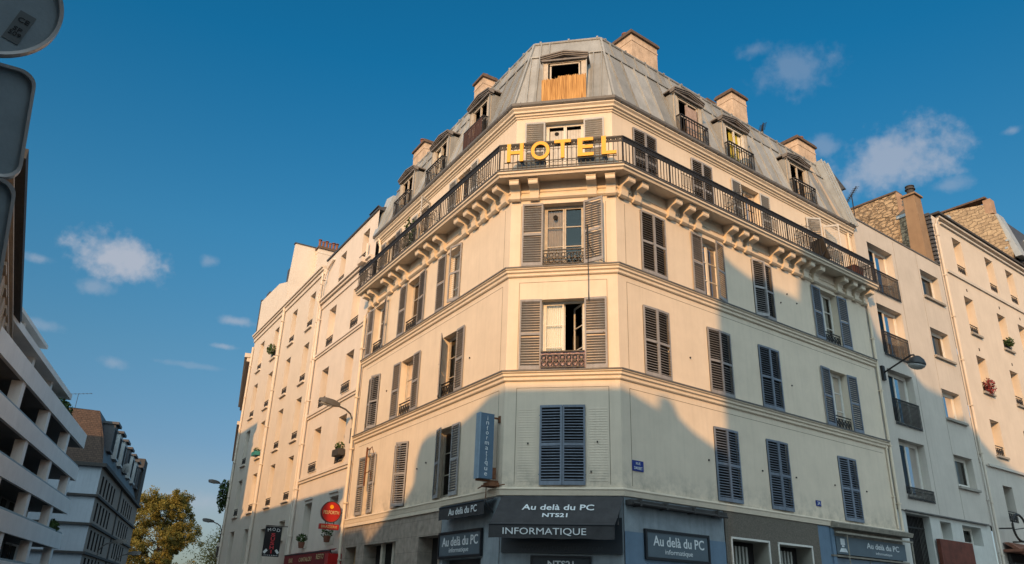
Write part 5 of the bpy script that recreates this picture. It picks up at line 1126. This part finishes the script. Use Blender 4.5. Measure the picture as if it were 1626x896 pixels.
mb = MB(); mb.prism([(19.66, .75, 12), (19.66, .90, 18.75), (19.66, .98, 19.4), (19.66, 1.3, 19.9), (19.66, 3.6, 19.86), (19.66, 8, 19.8), (19.66, 8, 12)], (0,0,0), (.4,0,0)); sw_ = put('gable_wall', mb.mesh('gable_wall', RUBBLE), FR, r2)
mb = MB(); mb.box(19.60, 20.15, 1.25, 8, 19.86, 19.94); mb.hexa([(19.64,.86,18.6),(20.1,.86,18.6),(20.1,1.30,18.6),(19.64,1.30,18.6),(19.62,1.0,19.55),(20.1,1.0,19.55),(20.1,1.30,19.95),(19.62,1.30,19.95)], 1); mb.box(19.60, 20.1, .80, 1.45, 18.52, 18.66, 2); put('gable_coping', mb.mesh('gable_coping', [CAPM, mat('brown_render', (.33,.22,.15), .9, .2), ZINC2]), FR, r2)
mb = MB(); mb.prism([(28.4, .3, 17.9), (28.4, -.05, 19.0), (28.4, .36, 21.36), (28.4, .78, 21.6), (28.4, .78, 22.1), (28.4, 3.0, 22.5), (28.4, 9, 22.5), (28.4, 9, 15)], (0,0,0), (.45,0,0)); put('gable_wall', mb.mesh('gable_wall', ASHLAR), FR, r2)
mb = MB(); mb.box(28.3, 28.95, .6, 9, 22.4, 22.5); mb.box(28.42, 28.9, .42, .80, 21.5, 22.35, 1); mb.hexa([(28.5,-.4,18.8),(29.2,-.4,18.8),(29.2,-.1,18.8),(28.5,-.1,18.8),(28.5,.25,21.4),(29.2,.25,21.4),(29.2,.5,21.4),(28.5,.5,21.4)], 2)
mb.hexa([(29.2,-.4,18.6),(38,-.4,18.6),(38,3,18.6),(29.2,3,18.6),(29.2,.4,21.4),(38,.4,21.4),(38,3,21.4),(29.2,3,21.4)], 3); mb.box(31.0, 32.3, -.75, .6, 18.9, 20.6, 2)
for k in range(3): mb.box(28.38, 28.44, .2-.1*k, .35-.1*k, 18.9+k*.4, 19.0+k*.4, 2)
put('gable_coping', mb.mesh('gable_coping', [CAPM, mat('brown_render', (.33,.22,.15), .9, .2), ZINC2, SLATE]), FR, r2)
pipe(FR, [(19.80, -.08, 1), (19.80, -.08, 17.7), (20.1, -.1, 18.1)], .05, r2, N_D); pipe(FR, [(19.62, -.06, 3), (19.62, -.06, 7.5)], .03, r2, N_C)
mb = MB(); mb.box(20.2, 36, -1.0, .0, 4.05, 4.15); mb.hexa([(20.3,-1.1,3.75),(36,-1.1,3.75),(36,-.9,3.75),(20.3,-.9,3.75),(20.3,-.2,4.4),(36,-.2,4.4),(36,.0,4.4),(20.3,.0,4.4)]); thing('tiled_canopy', 'dark canopy with reddish tiles over the shop at the lower right corner', 'canopy', FR, me=mb.mesh('tiled_canopy', TERRA))
mb = MB(); mb.box(20.5, 36, -.1, .0, 0, 4.0, 0); mb.box(20.7, 21.6, -.14, -.1, 3.2, 3.7, 1); mb.box(21.8, 22.8, -.14, -.1, 3.0, 3.7, 2); put('shopfront', mb.mesh('shopfront', [SOFF, STICK, DARK]), FR, r2)
mb = MB(); cc = [(20.95+.62*math.cos(a), -.45, 4.95+.5*math.sin(a)) for a in [2*math.pi*k/28 for k in range(29)]]; mb.tube(cc, .045, 6); mb.bar((20.4,-.45,4.85),(21.5,-.45,5.0),.03); mb.bar((20.4,-.45,4.9),(20.2,.0,4.9),.05); mb.bar((20.95,-.45,4.45),(20.95,-.1,4.45),.05)
thing('ring_sign_frame', 'empty black ring sign frame on the wall at the lower right', 'sign frame', FR, me=mb.mesh('ring_sign_frame', IRON))
M = FR @ Matrix.Translation((21.85, -.10, 10.75)); leafy('geranium_box', 'red geraniums spilling from a window at the right edge', M, .26, .25, .38, 420, FLOW, size=.045)
M = FR @ Matrix.Translation((25.1, -.08, 13.45)); leafy('window_bush', 'green potted bush in a window guard at the right edge', M, .28, .22, .22, 300, PLANT, size=.05)
def dish(F, c, label, r=.35):
    t = thing('satellite_dish', label, 'satellite dish', F @ Matrix.Translation(c)); q = MB(); n = 20
    for i in range(4):
        for k in range(n):
            def p(i, k): rr = r*i/4; a = 2*math.pi*k/n; return (rr*math.cos(a), -.25*(rr/r)**2*.4, rr*math.sin(a))
            q.quad(p(i,k), p(i+1,k), p(i+1,k+1), p(i,k+1))
    put('dish_bowl', q.mesh('dish_bowl', ZINC2, smooth=True), F @ Matrix.Translation(c) @ Matrix.Rotation(R(60), 4, 'Z'), t)
    q = MB(); q.bar((0,.02,0),(0,.02,-r-.3),.03); q.bar((0,0,0),(-.35,-.2,0),.02); put('mast', q.mesh('mast', SOFF), F @ Matrix.Translation(c), t)
dish(FR, (22.6, .6, 19.05), 'small grey satellite dish on the roof before the stone gable')
def antenna(F, c, label, h=1.2, tilt=-30, n=9, length=1.3, rz=0):
    M = F @ Matrix.Translation(c) @ Matrix.Rotation(R(rz), 4, 'Z'); t = thing('tv_antenna', label, 'antenna', M)
    q = MB(); q.bar((0,0,0),(0,0,h),.035); put('mast', q.mesh('mast', IRON), M, t)
    q = MB(); d = Vector((math.cos(R(tilt)), 0, -math.sin(R(tilt)))); a = Vector((0,0,h))-d*length/2
    q.bar(a, a+d*length, .028)
    for i in range(n): p = a+d*length*(i+.3)/n; q.bar(p-Vector((0,.16,0)), p+Vector((0,.16,0)), .014); q.bar(p+Vector((0,0,-.09)), p+Vector((0,0,.09)), .014)
    put('rods', q.mesh('rods', IRON), M, t)
antenna(FR, (16.9, 2.0, 17.6+.4), 'large TV antenna standing at the stone gable right of the hotel roof', h=1.05, tilt=-48, length=1.7)
q = MB(); q.bar((16.9,2.0,15.5),(16.9,2.0,18.1),.05); 
antenna(FR, (8.95, 1.0, 18.2), 'small TV antenna on the hotel ridge between two chimneys', h=.45, tilt=-65, n=6, length=.5)

# ================================================================== street lamps
t = thing('street_lamp', 'black wall lamp with a globe shade at the right end of the hotel', 'street lamp', FR @ Matrix.Translation((13.1, 0, 9.4)))
q = MB(); q.box(13.02, 13.18, -.09, -.0, 9.36, 9.88); put('wall_plate', q.mesh('wall_plate', IRON), FR, t)
q = MB(); q.tube([(13.1,-.05,9.62),(13.1,-.5,9.80),(13.1,-.95,9.98),(13.1,-1.10,10.04),(13.1,-1.20,10.03),(13.1,-1.24,9.94)], .032, 8); put('arm', q.mesh('arm', IRON), FR, t)
q = MB(); q.lathe((0,0,0), [(.05,.28),(.10,.26),(.22,.17),(.29,.04),(.30,-.02),(.285,-.03)], 20); put('lamp_shade', q.mesh('lamp_shade', mat('lamp_black', (.03,.032,.035), .35, .1), smooth=True), FR @ Matrix.Translation((13.1,-1.25,9.70)) @ Matrix.Rotation(R(14), 4, 'X'), t)
q = MB(); q.lathe((0,0,0), [(.285,-.03),(.26,-.10),(.17,-.17),(.05,-.20)], 20); put('lamp_bowl', q.mesh('lamp_bowl', mat('milky_bowl', (.30,.31,.31), .3, .05), smooth=True), FR @ Matrix.Translation((13.1,-1.25,9.70)) @ Matrix.Rotation(R(14), 4, 'X'), t)
LG = mat('lamp_grey', (.10, .095, .09), .5, .1)
def arm_lamp(F, s, z, label, k=1.0):
    t = thing('street_lamp', label, 'street lamp', F @ Matrix.Translation((-s, 0, z-1.2*k)), 'street lamps with long flat heads')
    q = MB(); q.tube([(-s,-.04,z-1.22*k),(-s,-.04,z-.7*k),(-s,-.06,z-.42*k),(-s,-.18*k,z-.18*k),(-s,-.38*k,z-.04*k),(-s,-.62*k,z+.03)], .034*k, 8); put('arm', q.mesh('arm', LG), F, t)
    q = MB(); q.box(-s-.07, -s+.07, -.09, 0, z-1.25*k, z-.7*k); put('wall_plate', q.mesh('wall_plate', LG), F, t)
    q = MB(); M = Matrix.Translation((-s, -.62*k, z+.05)) @ Matrix.Rotation(R(-7), 4, 'X')
    pts = [(-.07,0,0),(.07,0,0),(.07,0,.12),(-.07,0,.12)]
    rings = [(0, .06, -.03, .08), (-.12, .10, -.05, .12), (-.3, .14, -.07, .15), (-.6, .15, -.06, .15), (-.80, .10, -.02, .10)]
    prev = None
    for (y, hw, zl, zh) in rings:
        r4 = [M @ Vector(v) for v in ((-hw*k, y*k, zl*k), (hw*k, y*k, zl*k), (hw*.7*k, y*k, zh*k), (-hw*.7*k, y*k, zh*k))]
        if prev:
            for i in range(4): q.quad(prev[i], prev[(i+1)%4], r4[(i+1)%4], r4[i])
        else: q.poly(r4)
        prev = r4
    q.poly(prev); put('lamp_head', q.mesh('lamp_head', LG), F, t)
    q = MB(); q.hexa([M @ Vector(v) for v in ((-.10*k,-.74*k,-.09*k),(.10*k,-.74*k,-.09*k),(.10*k,-.32*k,-.10*k),(-.10*k,-.32*k,-.10*k),(-.10*k,-.74*k,-.04*k),(.10*k,-.74*k,-.04*k),(.10*k,-.32*k,-.05*k),(-.10*k,-.32*k,-.05*k))]); put('lamp_lens', q.mesh('lamp_lens', mat('milky_bowl', (.30,.31,.31), .3, .05)), F, t)
arm_lamp(FL, 10.97, 8.2, 'grey arched street lamp on the wall at the left end of the hotel')
arm_lamp(FL, 31.0, 7.55, 'small dark street lamp beside the hanging ivy at the far left facade', .8)
arm_lamp(F4, 6.0, 5.9, 'lowest dark street lamp at the end of the pale row, above the second tree', .9)

# ================================================================== left side of the square, across the street
phi = R(120.25); u0 = Vector((math.cos(phi), math.sin(phi), 0)); n0 = Vector((u0.y*1, -u0.x, 0))   # n0 faces the street (right)
F0 = frame(-n0*3.0, u0, -n0)          # local x along the street away from camera, y into building
F0 = Matrix((u0, -n0, Vector((0,0,1)))).transposed().to_4x4(); F0.translation = -n0*3.42
w0 = thing('apartment_building', 'tall brownish cream building at the left edge, partly hidden by the traffic signs', 'building', F0 @ Matrix.Translation((40, 0, 0)))
mb = MB(); hs_ = []
for i in range(7):
    for z0 in (3.6, 6.6, 9.6, 12.6): hs_.append((31.5+i*3.2, 32.6+i*3.2, z0, z0+1.9))
wall(mb, 30.2, 53.5, 0, 16.2, hs_, depth=.25, mi=0); mb.box(30.2, 53.5, .3, 11, 0, 16.2)
mb.quad((53.5,0,0),(53.5,.3,0),(53.5,.3,16.2),(53.5,0,16.2)); mb.quad((30.2,0,0),(30.2,.3,0),(30.2,.3,16.2),(30.2,0,16.2))
put('wall', mb.mesh('wall', mat('brownish_cream_stone', (.40, .32, .25), .9, .12, 1.5, .15, 30, streak=.25)), F0, w0)
mb = MB()
for z, p in ((5.9, .12), (8.9, .12), (11.9, .30), (14.9, .12), (15.4, .2)): mb.box(30.2, 53.6, -p, .0, z, z+.15)
for i in range(7):
    for z0 in (3.6, 6.6, 9.6, 12.6): mb.box(31.3+i*3.2, 31.48+i*3.2, -.06, 0, z0, z0+1.9); mb.box(32.62+i*3.2, 32.8+i*3.2, -.06, 0, z0, z0+1.9); mb.box(31.3+i*3.2, 32.8+i*3.2, -.14, 0, z0+1.92, z0+2.08)
put('string_course', mb.mesh('string_course', mat('brownish_cream_stone', (.40, .32, .25), .9, .12, 1.5, .15)), F0, w0)
mb = MB(); mb.box(30.2, 53.7, -.42, .3, 16.1, 16.5); put('eaves', mb.mesh('eaves', SOFF), F0, w0)
mb = MB(); mb.hexa([(30.2,-.1,16.5),(53.6,-.1,16.5),(53.6,11,16.5),(30.2,11,16.5),(30.2,1.2,17.0),(53.6,1.2,17.0),(53.6,10,17.0),(30.2,10,17.0)]); put('roof', mb.mesh('roof', ZINC), F0, w0)
for i in range(7):
    for z0 in (3.6, 6.6, 9.6, 12.6):
        q = MB(); a = 31.5+i*3.2; q.quad((a,.25,z0),(a+1.1,.25,z0),(a+1.1,.25,z0+1.9),(a,.25,z0+1.9), 1); q.box(a+.52, a+.58, .2, .25, z0, z0+1.9); q.box(a, a+.06, .2, .25, z0, z0+1.9); q.box(a+1.04, a+1.1, .2, .25, z0, z0+1.9); q.box(a+.06,a+1.04,.2,.25,z0+1.2,z0+1.25)
        put('window', q.mesh('window', [FRAME, DARK]), F0, w0)
w00 = thing('apartment_building', 'lower building beside the left edge outside the frame', 'building', F0 @ Matrix.Translation((22, 0, 0)))
mb = MB(); mb.box(15.0, 30.15, 0, 10, 0, 11.72); mb.box(14.9, 30.15, -.25, 0, 11.3, 11.7)
for i in range(4):
    for z0 in (3.8, 7.2): mb.box(16+i*3.4, 17.1+i*3.4, -.03, 0, z0, z0+1.9, 1)
put('wall', mb.mesh('wall', [N_C, DARK]), F0, w00)

FW = Matrix((uW, -nW, Vector((0,0,1)))).transposed().to_4x4(); FW.translation = -nW*12.3     # x along street away, y into building
w1 = thing('apartment_building', 'white modern apartment block with deep loggias and setback top terraces on the left', 'building', FW @ Matrix.Translation((60, 0, 0)))
mb = MB(); rowsz = [(3.25, 4.78), (5.93, 7.52), (8.60, 10.20), (11.27, 12.90)]
piers = {3: (43.5, 51.7, 59.9, 68.1), 2: (47.6, 55.9, 64.1, 72.3), 1: (43.8, 52.0, 60.3, 68.5), 0: (47.8, 56.0, 64.3, 72.6)}
E1 = 74.9
for k, (z0, z1) in enumerate(rowsz):
    zt = rowsz[k+1][0] if k < 3 else 14.05
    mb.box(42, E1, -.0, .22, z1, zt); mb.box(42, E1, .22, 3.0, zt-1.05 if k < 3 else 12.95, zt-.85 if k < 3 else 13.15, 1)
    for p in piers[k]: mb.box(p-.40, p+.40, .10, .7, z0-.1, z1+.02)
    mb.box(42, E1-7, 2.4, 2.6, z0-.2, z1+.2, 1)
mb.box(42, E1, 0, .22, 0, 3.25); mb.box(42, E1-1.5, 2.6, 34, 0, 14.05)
put('wall', mb.mesh('wall', [CONC, mat('shaded_loggia_interior', (.16, .15, .145), .9, .1, 1, .05)]), FW, w1)  # loggia shade put into a darker colour for slabs and back walls
for k, (z0, z1) in enumerate(rowsz):
    for p_ in piers[k]:
        for dx in (.9, 3.3, 5.7):
            if p_+dx+1.3 < E1-2: q = MB(); q.box(p_+dx, p_+dx+1.3, 2.36, 2.41, z0-.1, z1-.1); put('loggia_door', q.mesh('loggia_door', DARK), FW, w1)
    q = MB(); q.box(42, E1-.3, .06, .10, z0+.0, z0+.14); put('loggia_rail', q.mesh('loggia_rail', GALV), FW, w1)
q = MB()
q.box(42, 70, 1.2, 1.4, 14.05, 14.45); q.box(42, 69.5, 2.8, 32, 14.05, 15.9, 1); q.box(42, 69.8, .9, 9, 15.85, 16.25)
for x in (50.5, 57.5, 64): q.box(x-.3, x+.3, 1.3, 2.8, 14.05, 15.9)
q.box(42, 63.5, 2.2, 2.4, 16.25, 16.75); q.box(42, 62.8, 3.6, 30, 16.25, 18.1, 1); q.box(42, 63.2, 2.0, 9, 18.05, 18.3)
for x in (50.5, 57): q.box(x-.3, x+.3, 2.3, 3.6, 16.25, 18.1)
put('setback_storeys', q.mesh('setback_storeys', [CONC, SOFF]), FW, w1)
q = MB(); q.box(58, 74.6, 8.2, 34, 14.1, 21.6); put('flank_shade_block', q.mesh('flank_shade_block', CONC), FW, w1)  # hidden block added behind the roof line to shade the next flank
M = FW @ Matrix.Translation((68.5, 1.0, 14.9)); leafy('terrace_plants', 'green terrace plants on the setback of the white apartment block', M, 2.6, .5, .55, 500, PLANT, size=.14)
M = FW @ Matrix.Translation((71.5, .35, 6.3)); leafy('loggia_plants', 'dark plants on the end of a loggia of the white apartment block', M, 2.0, .4, .5, 400, PLANT, size=.14)

w2 = thing('apartment_building', 'grey rendered block with brown tiled mansard end and dark dormers, beyond the white one', 'building', FW @ Matrix.Translation((100, 0, 0)))
mb = MB(); hs_ = []
for i in list(range(5))+[8, 9, 10, 11, 12]:
    a = 88.9+i*2.55
    for z0 in (3.0, 5.55, 8.15, 10.75): hs_.append((a, a+1.15, z0, z0+1.75))
wall(mb, 87, 128, 0, 13.2, hs_, depth=.3, mi=0, rmi=2)
mb.quad((87,0,0),(87,9,0),(87,9,13.2),(87,0,13.2), 1); mb.quad((87,.6,0),(128,.6,0),(128,.6,13.2),(87,.6,13.2), 2); mb.quad((128,0,0),(128,9,0),(128,9,13.2),(128,0,13.2), 0); mb.quad((87,9,0),(128,9,0),(128,9,13.2),(87,9,13.2), 0)
put('wall', mb.mesh('wall', [W2F, FLANK, DARK]), FW, w2)
mb = MB()
for z in (5.0, 7.6, 10.25): mb.box(86.75, 128, -.25, 9, z, z+.22)
mb.box(86.6, 128.2, -.4, 9.2, 13.1, 13.45)
mb.box(105.3, 105.9, -.12, .0, 0, 13.1)
put('string_course', mb.mesh('string_course', SOFF), FW, w2)
mb = MB(); mb.quad((86.8,0,13.45),(86.8,9,13.45),(87.6,9,15.6),(87.6,.4,15.6), 1); mb.quad((87.6,.4,15.6),(87.6,9,15.6),(88.6,9,18.9),(88.6,1.6,18.9), 1)
mb.quad((86.8,0,13.45),(128,0,13.45),(128,1.6,18.9),(88.6,1.6,18.9)); mb.quad((88.6,1.6,18.9),(128,1.6,18.9),(128,9,19.1),(88.6,9,19.1)); mb.poly([(128,0,13.45),(128,9,13.45),(128,9,19.1),(128,1.6,18.9)])
rf = put('roof', mb.mesh('roof', [SLATE, TILE]), FW, w2)
for i in range(7):
    q = MB(); a = 90.5+i*5.2; q.box(a, a+2.4, .1, 3, 15.2, 18.0, 0); q.box(a-.2, a+2.6, -.2, 3, 18.0, 18.25, 1); q.quad((a+.4,.08,15.4),(a+2,.08,15.4),(a+2,.08,17.6),(a+.4,.08,17.6), 2); put('dormer', q.mesh('dormer', [ZINC2 if i % 3 else SLATE, SLATE, DARK]), FW, rf)
q = MB(); q.box(124, 128.3, -.1, 6, 13.4, 19.6); put('party_wall', q.mesh('party_wall', SOFF), FW, w2)
dish(FW, (100, -.6, 14.9), 'pale round satellite dish below the dormers of the grey block', .55)
antenna(FW, (89, 4, 18.9), 'TV antenna on the ridge of the brown tiled roof', h=1.6, tilt=0, length=3.2, n=7, rz=60)

arm_lamp(FW, -97, 6.6, 'thin dark street lamp in front of the grey rendered block, left one', 1.9)
arm_lamp(FW, -114, 6.2, 'thin dark street lamp in front of the grey rendered block, right one', 2.0)
# ================================================================== trees
LEAFA = mat('autumn_leaves', (.165, .105, .022), .8, .45, .6, 0, col2=(.30, .20, .04))
def leafmat(name, c1, c2):
    mt = mat(name, c1, .75, .3, .35, 0, col2=c2); t = mt.node_tree; b = t.nodes['Principled BSDF']
    tr = t.nodes.new('ShaderNodeBsdfTranslucent'); mx = t.nodes.new('ShaderNodeMixShader'); mx.inputs[0].default_value = .45
    src = b.inputs['Base Color'].links[0].from_socket; t.links.new(src, tr.inputs[0]); o = [n for n in t.nodes if n.type == 'OUTPUT_MATERIAL'][0]
    t.links.new(b.outputs[0], mx.inputs[1]); t.links.new(tr.outputs[0], mx.inputs[2]); t.links.new(mx.outputs[0], o.inputs[0]); return mt
LEAFG = leafmat('golden_green_leaves', (.13, .12, .028), (.34, .27, .06))
def tree(base, h, rx, label, n=16000, leaf=.17, mt=LEAFG, seed=1):
    random.seed(seed); t = thing('plane_tree', label, 'tree', Matrix.Translation(base)); M = Matrix.Translation(base)
    q = MB(); q.tube([(0,0,0),(.1,0,h*.2),(-.1,.1,h*.45),(.1,0,h*.8)], [.35,.28,.2,.06], 8); put('trunk', q.mesh('trunk', BARK, smooth=True), M, t)
    q = MB(); tips = []
    for i in range(34):
        a = random.uniform(0, 6.28); z = h*random.uniform(.28, .9); r = rx*random.uniform(.45, .95)*math.sqrt(max(.05, 1-((z/h-.5)/.55)**2)); z2 = z+h*random.uniform(.02, .16)
        e = Vector((math.cos(a)*r, math.sin(a)*r, min(z2, h*.97))); s_ = Vector((0,0,z*.8)); md = (s_+e)/2+Vector((0,0,-.2)); q.tube([s_, md, e], [.11,.07,.03], 5); tips.append(e); tips.append(md.lerp(e,.5))
    put('limb', q.mesh('limb', BARK), M, t)
    clumps = []
    for e in tips:
        for _ in range(5): clumps.append((e+Vector((random.gauss(0,.8), random.gauss(0,.8), random.gauss(0,.7))), random.uniform(.45, 1.25)))
    for i in range(150):
        a = random.uniform(0, 6.28); zz = random.uniform(.12, .98); rr = rx*math.sqrt(random.random())*math.sqrt(max(.02, 1-((zz-.5)/.53)**2)); clumps.append((Vector((math.cos(a)*rr, math.sin(a)*rr, zz*h)), random.uniform(.5, 1.3)))
    q = MB()
    for i in range(n):
        c, r = random.choice(clumps); d = Vector((random.gauss(0,1), random.gauss(0,1), random.gauss(0,.8))).normalized()*r*random.random()**.4
        p = c+d; s = leaf*random.uniform(.6, 1.4); X = Matrix.Translation(p) @ Matrix.Rotation(random.uniform(0,6.28), 4, Vector((random.gauss(0,1), random.gauss(0,1), random.gauss(0,1))).normalized())
        q.poly([X @ Vector(v) for v in ((-s,0,0),(0,-s*.6,0),(s,0,0),(0,s*.6,0))])
    put('crown', q.mesh('crown', mt), M, t); random.seed(seed+5)
tree((-70.0, 167, 0), 20.6, 8.4, 'large golden green plane tree at the end of the left street', n=70000, leaf=.17, seed=3)
tree((-29.5, 88, 0), 8.0, 2.6, 'small yellowing tree behind the last pale facade beside the lowest lamp', n=11000, leaf=.085, seed=8)

# ================================================================== traffic signs (seen from behind) on a post just left of the camera
hS = Vector((-0.60807516, 0.79387946, 0)); uS = Vector((0.79387946, 0.60807516, 0))
FS = frame(hS*4.0, uS, hS)
po = thing('sign_post', 'galvanised sign post carrying the backs of three traffic signs', 'sign post', FS @ Matrix.Translation((-.28, -.06, 0)))
q = MB(); q.tube([(-.30,.05,0),(-.24,.05,4.7)], .03, 12); put('post', q.mesh('post', GALV, smooth=True), FS, po)
def sign_back(c, pts, label, grp='traffic signs seen from behind', stick=None, name='traffic_sign'):
    t = thing(name, label, 'traffic sign', FS @ Matrix.Translation((c[0], 0, c[1])), grp)
    P = [Vector((c[0]+x, 0, c[1]+z)) for x, z in pts]
    q = MB(); q.prism(P, (0,-.004,0), (0,-.002+.004,0)); put('plate', q.mesh('plate', GALV), FS, t)
    q = MB(); n = len(P); cc = Vector((c[0], 0, c[1]))
    for i in range(n):
        a, b = P[i], P[(i+1)%n]; ai = a+(cc-a).normalized()*.018; bi = b+(cc-b).normalized()*.018
        q.hexa([a+Vector((0,-.032,0)), b+Vector((0,-.032,0)), bi+Vector((0,-.028,0)), ai+Vector((0,-.028,0)), a+Vector((0,.006,0)), b+Vector((0,.006,0)), bi+Vector((0,.006,0)), ai+Vector((0,.006,0))])
    put('rim', q.mesh('rim', mat('bright_rim', (.42,.42,.42), .35, .08, 9, .03, metal=.5)), FS, t)
    return t
circ = [(.33*math.cos(a), .33*math.sin(a)) for a in [2*math.pi*k/56 for k in range(56)]]
t = sign_back((-.25, 4.295), circ, 'round traffic sign seen from behind, topmost, with a CE sticker')
def rrect(w, h, r, tilt):
    pts = []
    for cx_, cz_, a0 in ((w/2-r, h/2-r, 0), (-w/2+r, h/2-r, 90), (-w/2+r, -h/2+r, 180), (w/2-r, -h/2+r, 270)):
        for k in range(7): a = R(a0+15*k); x = cx_+r*math.cos(a); z = cz_+r*math.sin(a); ct, s2 = math.cos(R(tilt)), math.sin(R(tilt)); pts.append((x*ct-z*s2, x*s2+z*ct))
    return pts
t2 = sign_back((-.17, 3.645), rrect(.50, .59, .08, 6), 'upright rounded rectangular traffic sign seen from behind, middle of the three')
t3 = sign_back((-.115, 3.055), rrect(.50, .59, .08, 6), 'rounded rectangular traffic sign seen from behind, lowest of the three')
# stickers
sm = Matrix.Rotation(R(6), 4, 'Y')
def stick(t, cx_, cz_, w, h, tilt, lines):
    M = FS @ Matrix.Translation((cx_, -.006, cz_)) @ Matrix.Rotation(R(tilt), 4, 'Y')
    q = MB(); q.box(-w/2, w/2, -.001, .001, -h/2, h/2); put('sticker', q.mesh('sticker', STICK), M, t)
    for (txt, dz, ww, hh) in lines: put('lettering', text_mesh(txt, ww, hh, .001, SGNK, .01), face_matrix(M, (0, -.003, dz), (1,0,0), (0,0,1)), t)
stick(t, -.085, 4.19, .075, .19, 12, (('CE', .045, .05, .028), ('SP', -.015, .04, .025), ('509', -.045, .055, .025)))
stick(t2, -.10, 3.64, .06, .14, 8, (('CE', .03, .045, .025),))

# ================================================================== buildings behind the camera that shade the fronts
az = Vector((math.cos(SUN_AZ), math.sin(SUN_AZ), 0)); te = math.tan(SUN_EL)
YP = -8.0
prof = [('L',12.2,3.8),('L',9.0,3.85),('L',8.42,3.38),('L',7.45,3.8),('L',6.6,4.26),('L',5.75,4.45),('L',5.2,4.85),('L',5.12,5.6),('L',4.85,6.05),('L',4.4,6.22),('L',2.33,6.2),('L',1.55,6.4),('L',.75,6.68),
        ('C',0,6.7),('C',2.9,6.68),('R',.24,6.66),('R',.93,6.46),('R',1.3,6.38),('R',1.42,6.72),('R',1.75,6.72),('R',2.0,6.5),('R',2.12,6.26),('R',2.7,5.95),('R',3.44,5.7),('R',3.98,5.5),
        ('R',4.04,6.3),('R',4.03,9.66),('R',4.5,11.72),('R',4.9,11.47),('R',5.8,11.24),('R',7.3,11.24),('R',8.35,11.2),('R',8.5,11.9),('R',8.7,12.45),('R',12.6,12.4),('R',13.3,11.0),('R',14.2,10.6),('R',15.04,10.42),('R',15.6,10.06),('R',16.1,9.73),('R',17.5,9.62),('R',19.1,8.98),('R',20.1,8.3),('R',21,7.84),('R',22.9,7.4),('R',27,6.8),('R',34,6.2)]
pts = []
for seg, s, z in prof:
    p = offpt(seg, s, 0.0); k = (p.y-YP)/(-az.y); X = p.x+az.x*k; pts.append((X, z+k*te))
# keep x increasing
q = []; 
for X, Z in pts:
    if q and X <= q[-1][0]+.01: X = q[-1][0]+.01
    q.append((X, Z))
pts = q
cuts = [pts[0][0], 4.0, pts[-1][0]]
xs_ = [p[0] for p in pts]
# split the row into two buildings at the tall step
isplit = next(i for i, p in enumerate(prof) if p[0] == 'R' and abs(p[1]-3.98) < .01)
lab = ['lower stone building behind the camera across the square, with a stepped gable line', 'taller stone building behind the camera across the square']
for bi, (pp, mt_) in enumerate(((pts[:isplit+1], N_C), (pts[isplit+1:], N_D))):
    MBk = Matrix.Translation((pp[0][0], YP, 0))
    b_ = thing('apartment_building', lab[bi], 'building', MBk)
    mb = MB(); poly = [(pp[0][0], YP, 0)]+[(x, YP, z) for x, z in pp]+[(pp[-1][0], YP, 0)]
    mb.prism(poly, (0, 0, 0), (az.x*5, -5, 0)); put('wall', mb.mesh('wall', mt_), None, b_)
    x = pp[0][0]+1
    q = MB()
    while x < pp[-1][0]-1.5:
        zz = 3.5
        top = min(zv for xv, zv in pp if abs(xv-x) < 2.5) if any(abs(xv-x) < 2.5 for xv, _ in pp) else 12
        while zz+2 < top-1: q.box(x, x+1.1, YP, YP+.06, zz, zz+1.9, 0); q.box(x-.1, x+1.2, YP, YP+.14, zz-.12, zz, 1); zz += 3
        x += 2.8
    put('window', q.mesh('window', [DARK, N_A]), None, b_)
